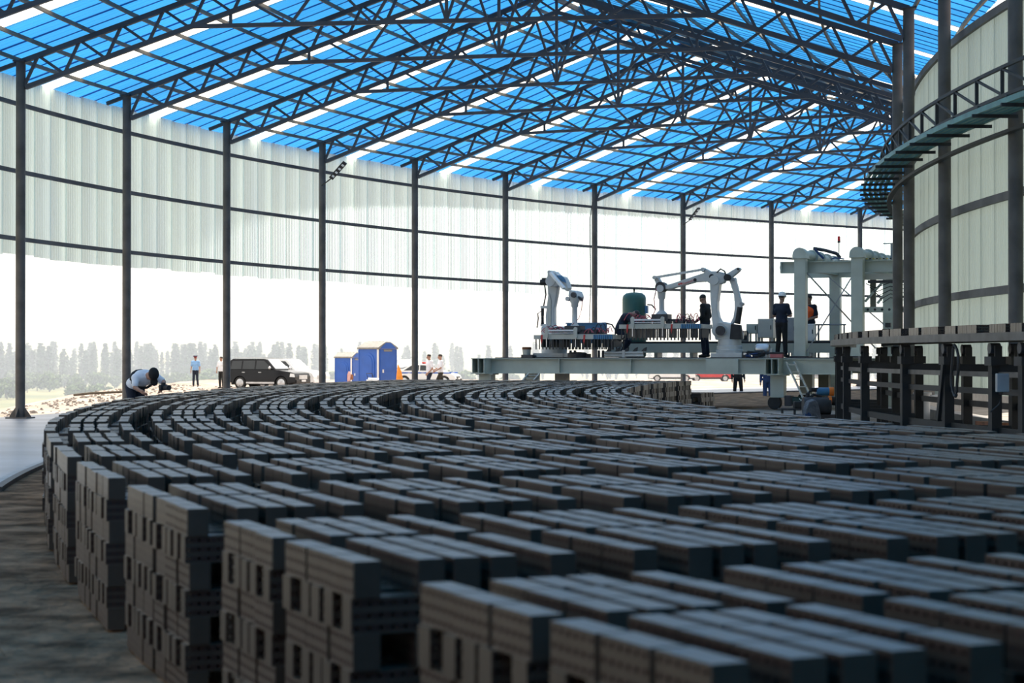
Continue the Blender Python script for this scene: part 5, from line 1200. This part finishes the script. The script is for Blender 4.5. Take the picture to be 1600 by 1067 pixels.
o = MB().prism([(-0.2,0.45),(0.0,0.45),(0.05,0.8),(-0.02,1.0),(-0.12,1.02),(-0.18,0.85)], 0.17, 0.24).build('towel', mat('pink_towel', (0.65,0.4,0.38), 0.95), None, bevel=0.03); o.location = p; o.rotation_euler = (0,0,math.radians(-30)); tag(o, 'pale pink towel hanging over the chair by the toilets', 'towel')
p = outp(583, 80, 0.55); t = thing('water_canister', 'white plastic canister with dark hose before the right toilet', 'canister', p, math.radians(10))
MB().tube((-0.2,0,0.18), (0.22,0,0.18), 0.15, 0.13, 18).build('body', M_white, t, True); MB().tube((-0.27,0,0.2), (-0.2,0,0.2), 0.05, 0.05, 12).build('cap', M_white, t, True); MB().path([(-0.2,0,0.3),(-0.28,0,0.5),(-0.05,0,0.5),(0.0,0,0.34)], 0.02).build('hose', M_black, t)
MB().box((0,0,-0.27), (0.6,0.4,0.58)).build('stand', M_dirt, t)
p = outp(624, 80.5, 0.0); o = MB().prism([(-0.15,0.0),(0.2,0.0),(0.18,0.6),(0.08,1.1),(-0.06,1.4),(-0.12,0.9)], -0.08, 0.08).build('tarpaulin', mat('orange_cloth', (0.9,0.33,0.06), 0.9, 0, 0.1, 5, 0.4, 10), None, bevel=0.04); o.location = p; o.rotation_euler = (0,0,0.2)
tag(o, 'bright orange cloth hanging at the right side of the blue toilet', 'cloth')

# ------------------------------------------------------------------ rubble along the plateau edge
rb = MB()
for k in range(1500):
    d = rnd.uniform(56, 118); edge = -15.6 - 0.105*max(0, d-62)
    x = edge + abs(rnd.gauss(0, 1))*3.2 - 0.6 if k < 620 else rnd.uniform(edge, edge + 14)
    if math.hypot(x-CX, d-CY) < 75.0: continue
    s = rnd.uniform(0.025, 0.085) * (1.6 if rnd.random() < 0.1 else 1)
    z = ground_z(x, d); n = len(rb.v)
    pts = [Vector((rnd.uniform(0.6,1)*s*math.cos(a)*1.3, rnd.uniform(0.6,1)*s*math.sin(a), 0)) for a in [q*math.pi/3 for q in range(6)]]
    top_ = [p*rnd.uniform(0.3,0.7) + Vector((0,0,s*rnd.uniform(0.5,0.9))) for p in pts]
    rb.add([p + Vector((x,d,z-0.05)) for p in pts] + [p + Vector((x,d,z-0.03)) for p in top_], [(i,(i+1)%6,6+(i+1)%6,6+i) for i in range(6)] + [(6,7,8,9,10,11)])
tag(rb.build('rubble', mat('broken_stone', (0.30,0.26,0.23), 0.95, 0, 0.25, 0.8), None), 'broken stones and rubble strewn along the dirt edge', 'rubble', None, 'stuff')
# weathered beam lying on the dirt behind the first columns
p = outp(162, 80, 0.1); tag(MB().path([(-1.3,0.4,-0.1),(-0.5,0.1,-0.02),(0.4,0,0.02),(1.2,-0.1,0.06)], 0.05, 8).build('fallen_pole', M_bark, None, True), 'dark wooden pole lying on the dirt between first two columns', 'pole').location = p

# ------------------------------------------------------------------ trees in the valley
def tree_meshes(kind, seed):
    r = random.Random(seed); lf = MB()
    if kind == 'poplar':
        Ht = 15.0; nL = 420
        for k in range(nL):
            f = r.random(); z = 1.2 + f*(Ht-1.2); rad = 1.7*math.sin(math.pi*min(1, 0.12+0.88*(1-f)**0.8))**0.8*(1.05-0.6*f)
            a = r.uniform(0, 6.28); q = rad*math.sqrt(r.random()); s = r.uniform(0.4, 0.8)
            c = Vector((q*math.cos(a), q*math.sin(a), z)); ax = Vector((r.gauss(0,1), r.gauss(0,1), r.gauss(0,0.5))).normalized(); bx = ax.cross(Vector((r.gauss(0,1), r.gauss(0,1), r.gauss(0,1)))).normalized()
            lf.add([c + ax*s, c + bx*s*0.6, c - ax*s, c - bx*s*0.6], [(0,1,2,3)])
        tr = MB().path([(0,0,-0.5),(0.05,0,5),(0,0.05,Ht-1.5)], 0.16, 6)
    else:
        Ht = 5.0; nL = 620
        blobs = [(Vector((r.uniform(-1.6,1.6), r.uniform(-1.6,1.6), r.uniform(1.6,3.6))), r.uniform(0.9,1.6)) for _ in range(7)]
        for k in range(nL):
            c0, rr = blobs[k % 7]; v = Vector((r.gauss(0,1), r.gauss(0,1), r.gauss(0,1))).normalized()*rr*r.uniform(0.6,1.0); c = c0 + v; s = r.uniform(0.28, 0.55)
            ax = Vector((r.gauss(0,1), r.gauss(0,1), r.gauss(0,1))).normalized(); bx = ax.cross(Vector((r.gauss(0,1), r.gauss(0,1), r.gauss(0,1)))).normalized()
            lf.add([c + ax*s, c + bx*s*0.7, c - ax*s, c - bx*s*0.7], [(0,1,2,3)])
        tr = MB(); tr.path([(0,0,-0.6),(0.1,0,1.2),(0.2,0.1,2.4)], 0.16, 6); tr.path([(0.1,0,1.0),(-0.6,0.3,2.4)], 0.1, 6)
    return lf, tr
protos = {}
for kind, seeds, ml in (('poplar', (1,2,3,4), M_leaf2), ('bush', (11,12,13), M_leaf)):
    protos[kind] = []
    for sd_ in seeds:
        lf, tr = tree_meshes(kind, sd_); protos[kind].append((lf.mesh('foliage', ml), tr.mesh('trunk', M_bark)))
def plant(kind, p, s, name, lab, group, r):
    lf, tr = protos[kind][r.randrange(len(protos[kind]))]
    t = thing(name, lab, 'tree', p, r.uniform(0, 6.28), group); t.scale = (s*r.uniform(0.9,1.2), s*r.uniform(0.9,1.2), s)
    for nm, me in (('foliage', lf), ('trunk', tr)):
        o = bpy.data.objects.new(nm, me); COL.objects.link(o); o.parent = t
def gapname(px):
    e = (33, 197, 354, 503, 647, 789, 929, 1066, 1206, 1343); n = sum(px > q for q in e)
    return 'left of the first column' if n == 0 else ('right of the tenth column' if n == 10 else 'between %s and %s columns' % (ORD[n-1], ORD[n]))
tr_ = random.Random(5); planted = []
def free(q, rr):
    if any((q.x-a)**2 + (q.y-b)**2 < (rr+c)**2 for a, b, c in planted): return False
    planted.append((q.x, q.y, rr)); return True
for k in range(280):
    px = tr_.uniform(-10, 520) if k < 200 else tr_.uniform(500, 1420); d = tr_.uniform(900, 1060)
    if px > 480: d += 120
    q = outp(px, d)
    if not free(q, 1.5): continue
    plant('poplar', q, tr_.uniform(0.9, 1.4), 'poplar_tree', 'slender hazy poplar across the valley, seen ' + gapname(px), 'hazy poplars across the valley', tr_)
for k in range(100):
    px = tr_.uniform(-10, 480) if k < 80 else tr_.uniform(480, 800); d = tr_.uniform(640, 890)
    q = outp(px, d)
    if not free(q, 3.4): continue
    plant('bush', q, tr_.uniform(0.9, 1.9), 'round_tree', 'low round hazy green tree before the poplars, seen ' + gapname(px), 'round trees on the valley floor', tr_)

# ------------------------------------------------------------------ dusty air over the valley
hz = MB(); hz.box((0, 1480, 15), (5200, 2700, 95))
mh = bpy.data.materials.new('dusty_air'); mh.use_nodes = True; nt = mh.node_tree; nt.nodes.remove(nt.nodes['Principled BSDF'])
vs_ = nt.nodes.new('ShaderNodeVolumeScatter'); vs_.inputs['Color'].default_value = (0.47,0.53,0.63,1); vs_.inputs['Density'].default_value = 0.00115; vs_.inputs['Anisotropy'].default_value = 0.2
nt.links.new(vs_.outputs[0], nt.nodes['Material Output'].inputs['Volume'])
o = hz.build('haze', mh); o['kind'] = 'structure'; o['label'] = 'dusty haze hanging over the valley'
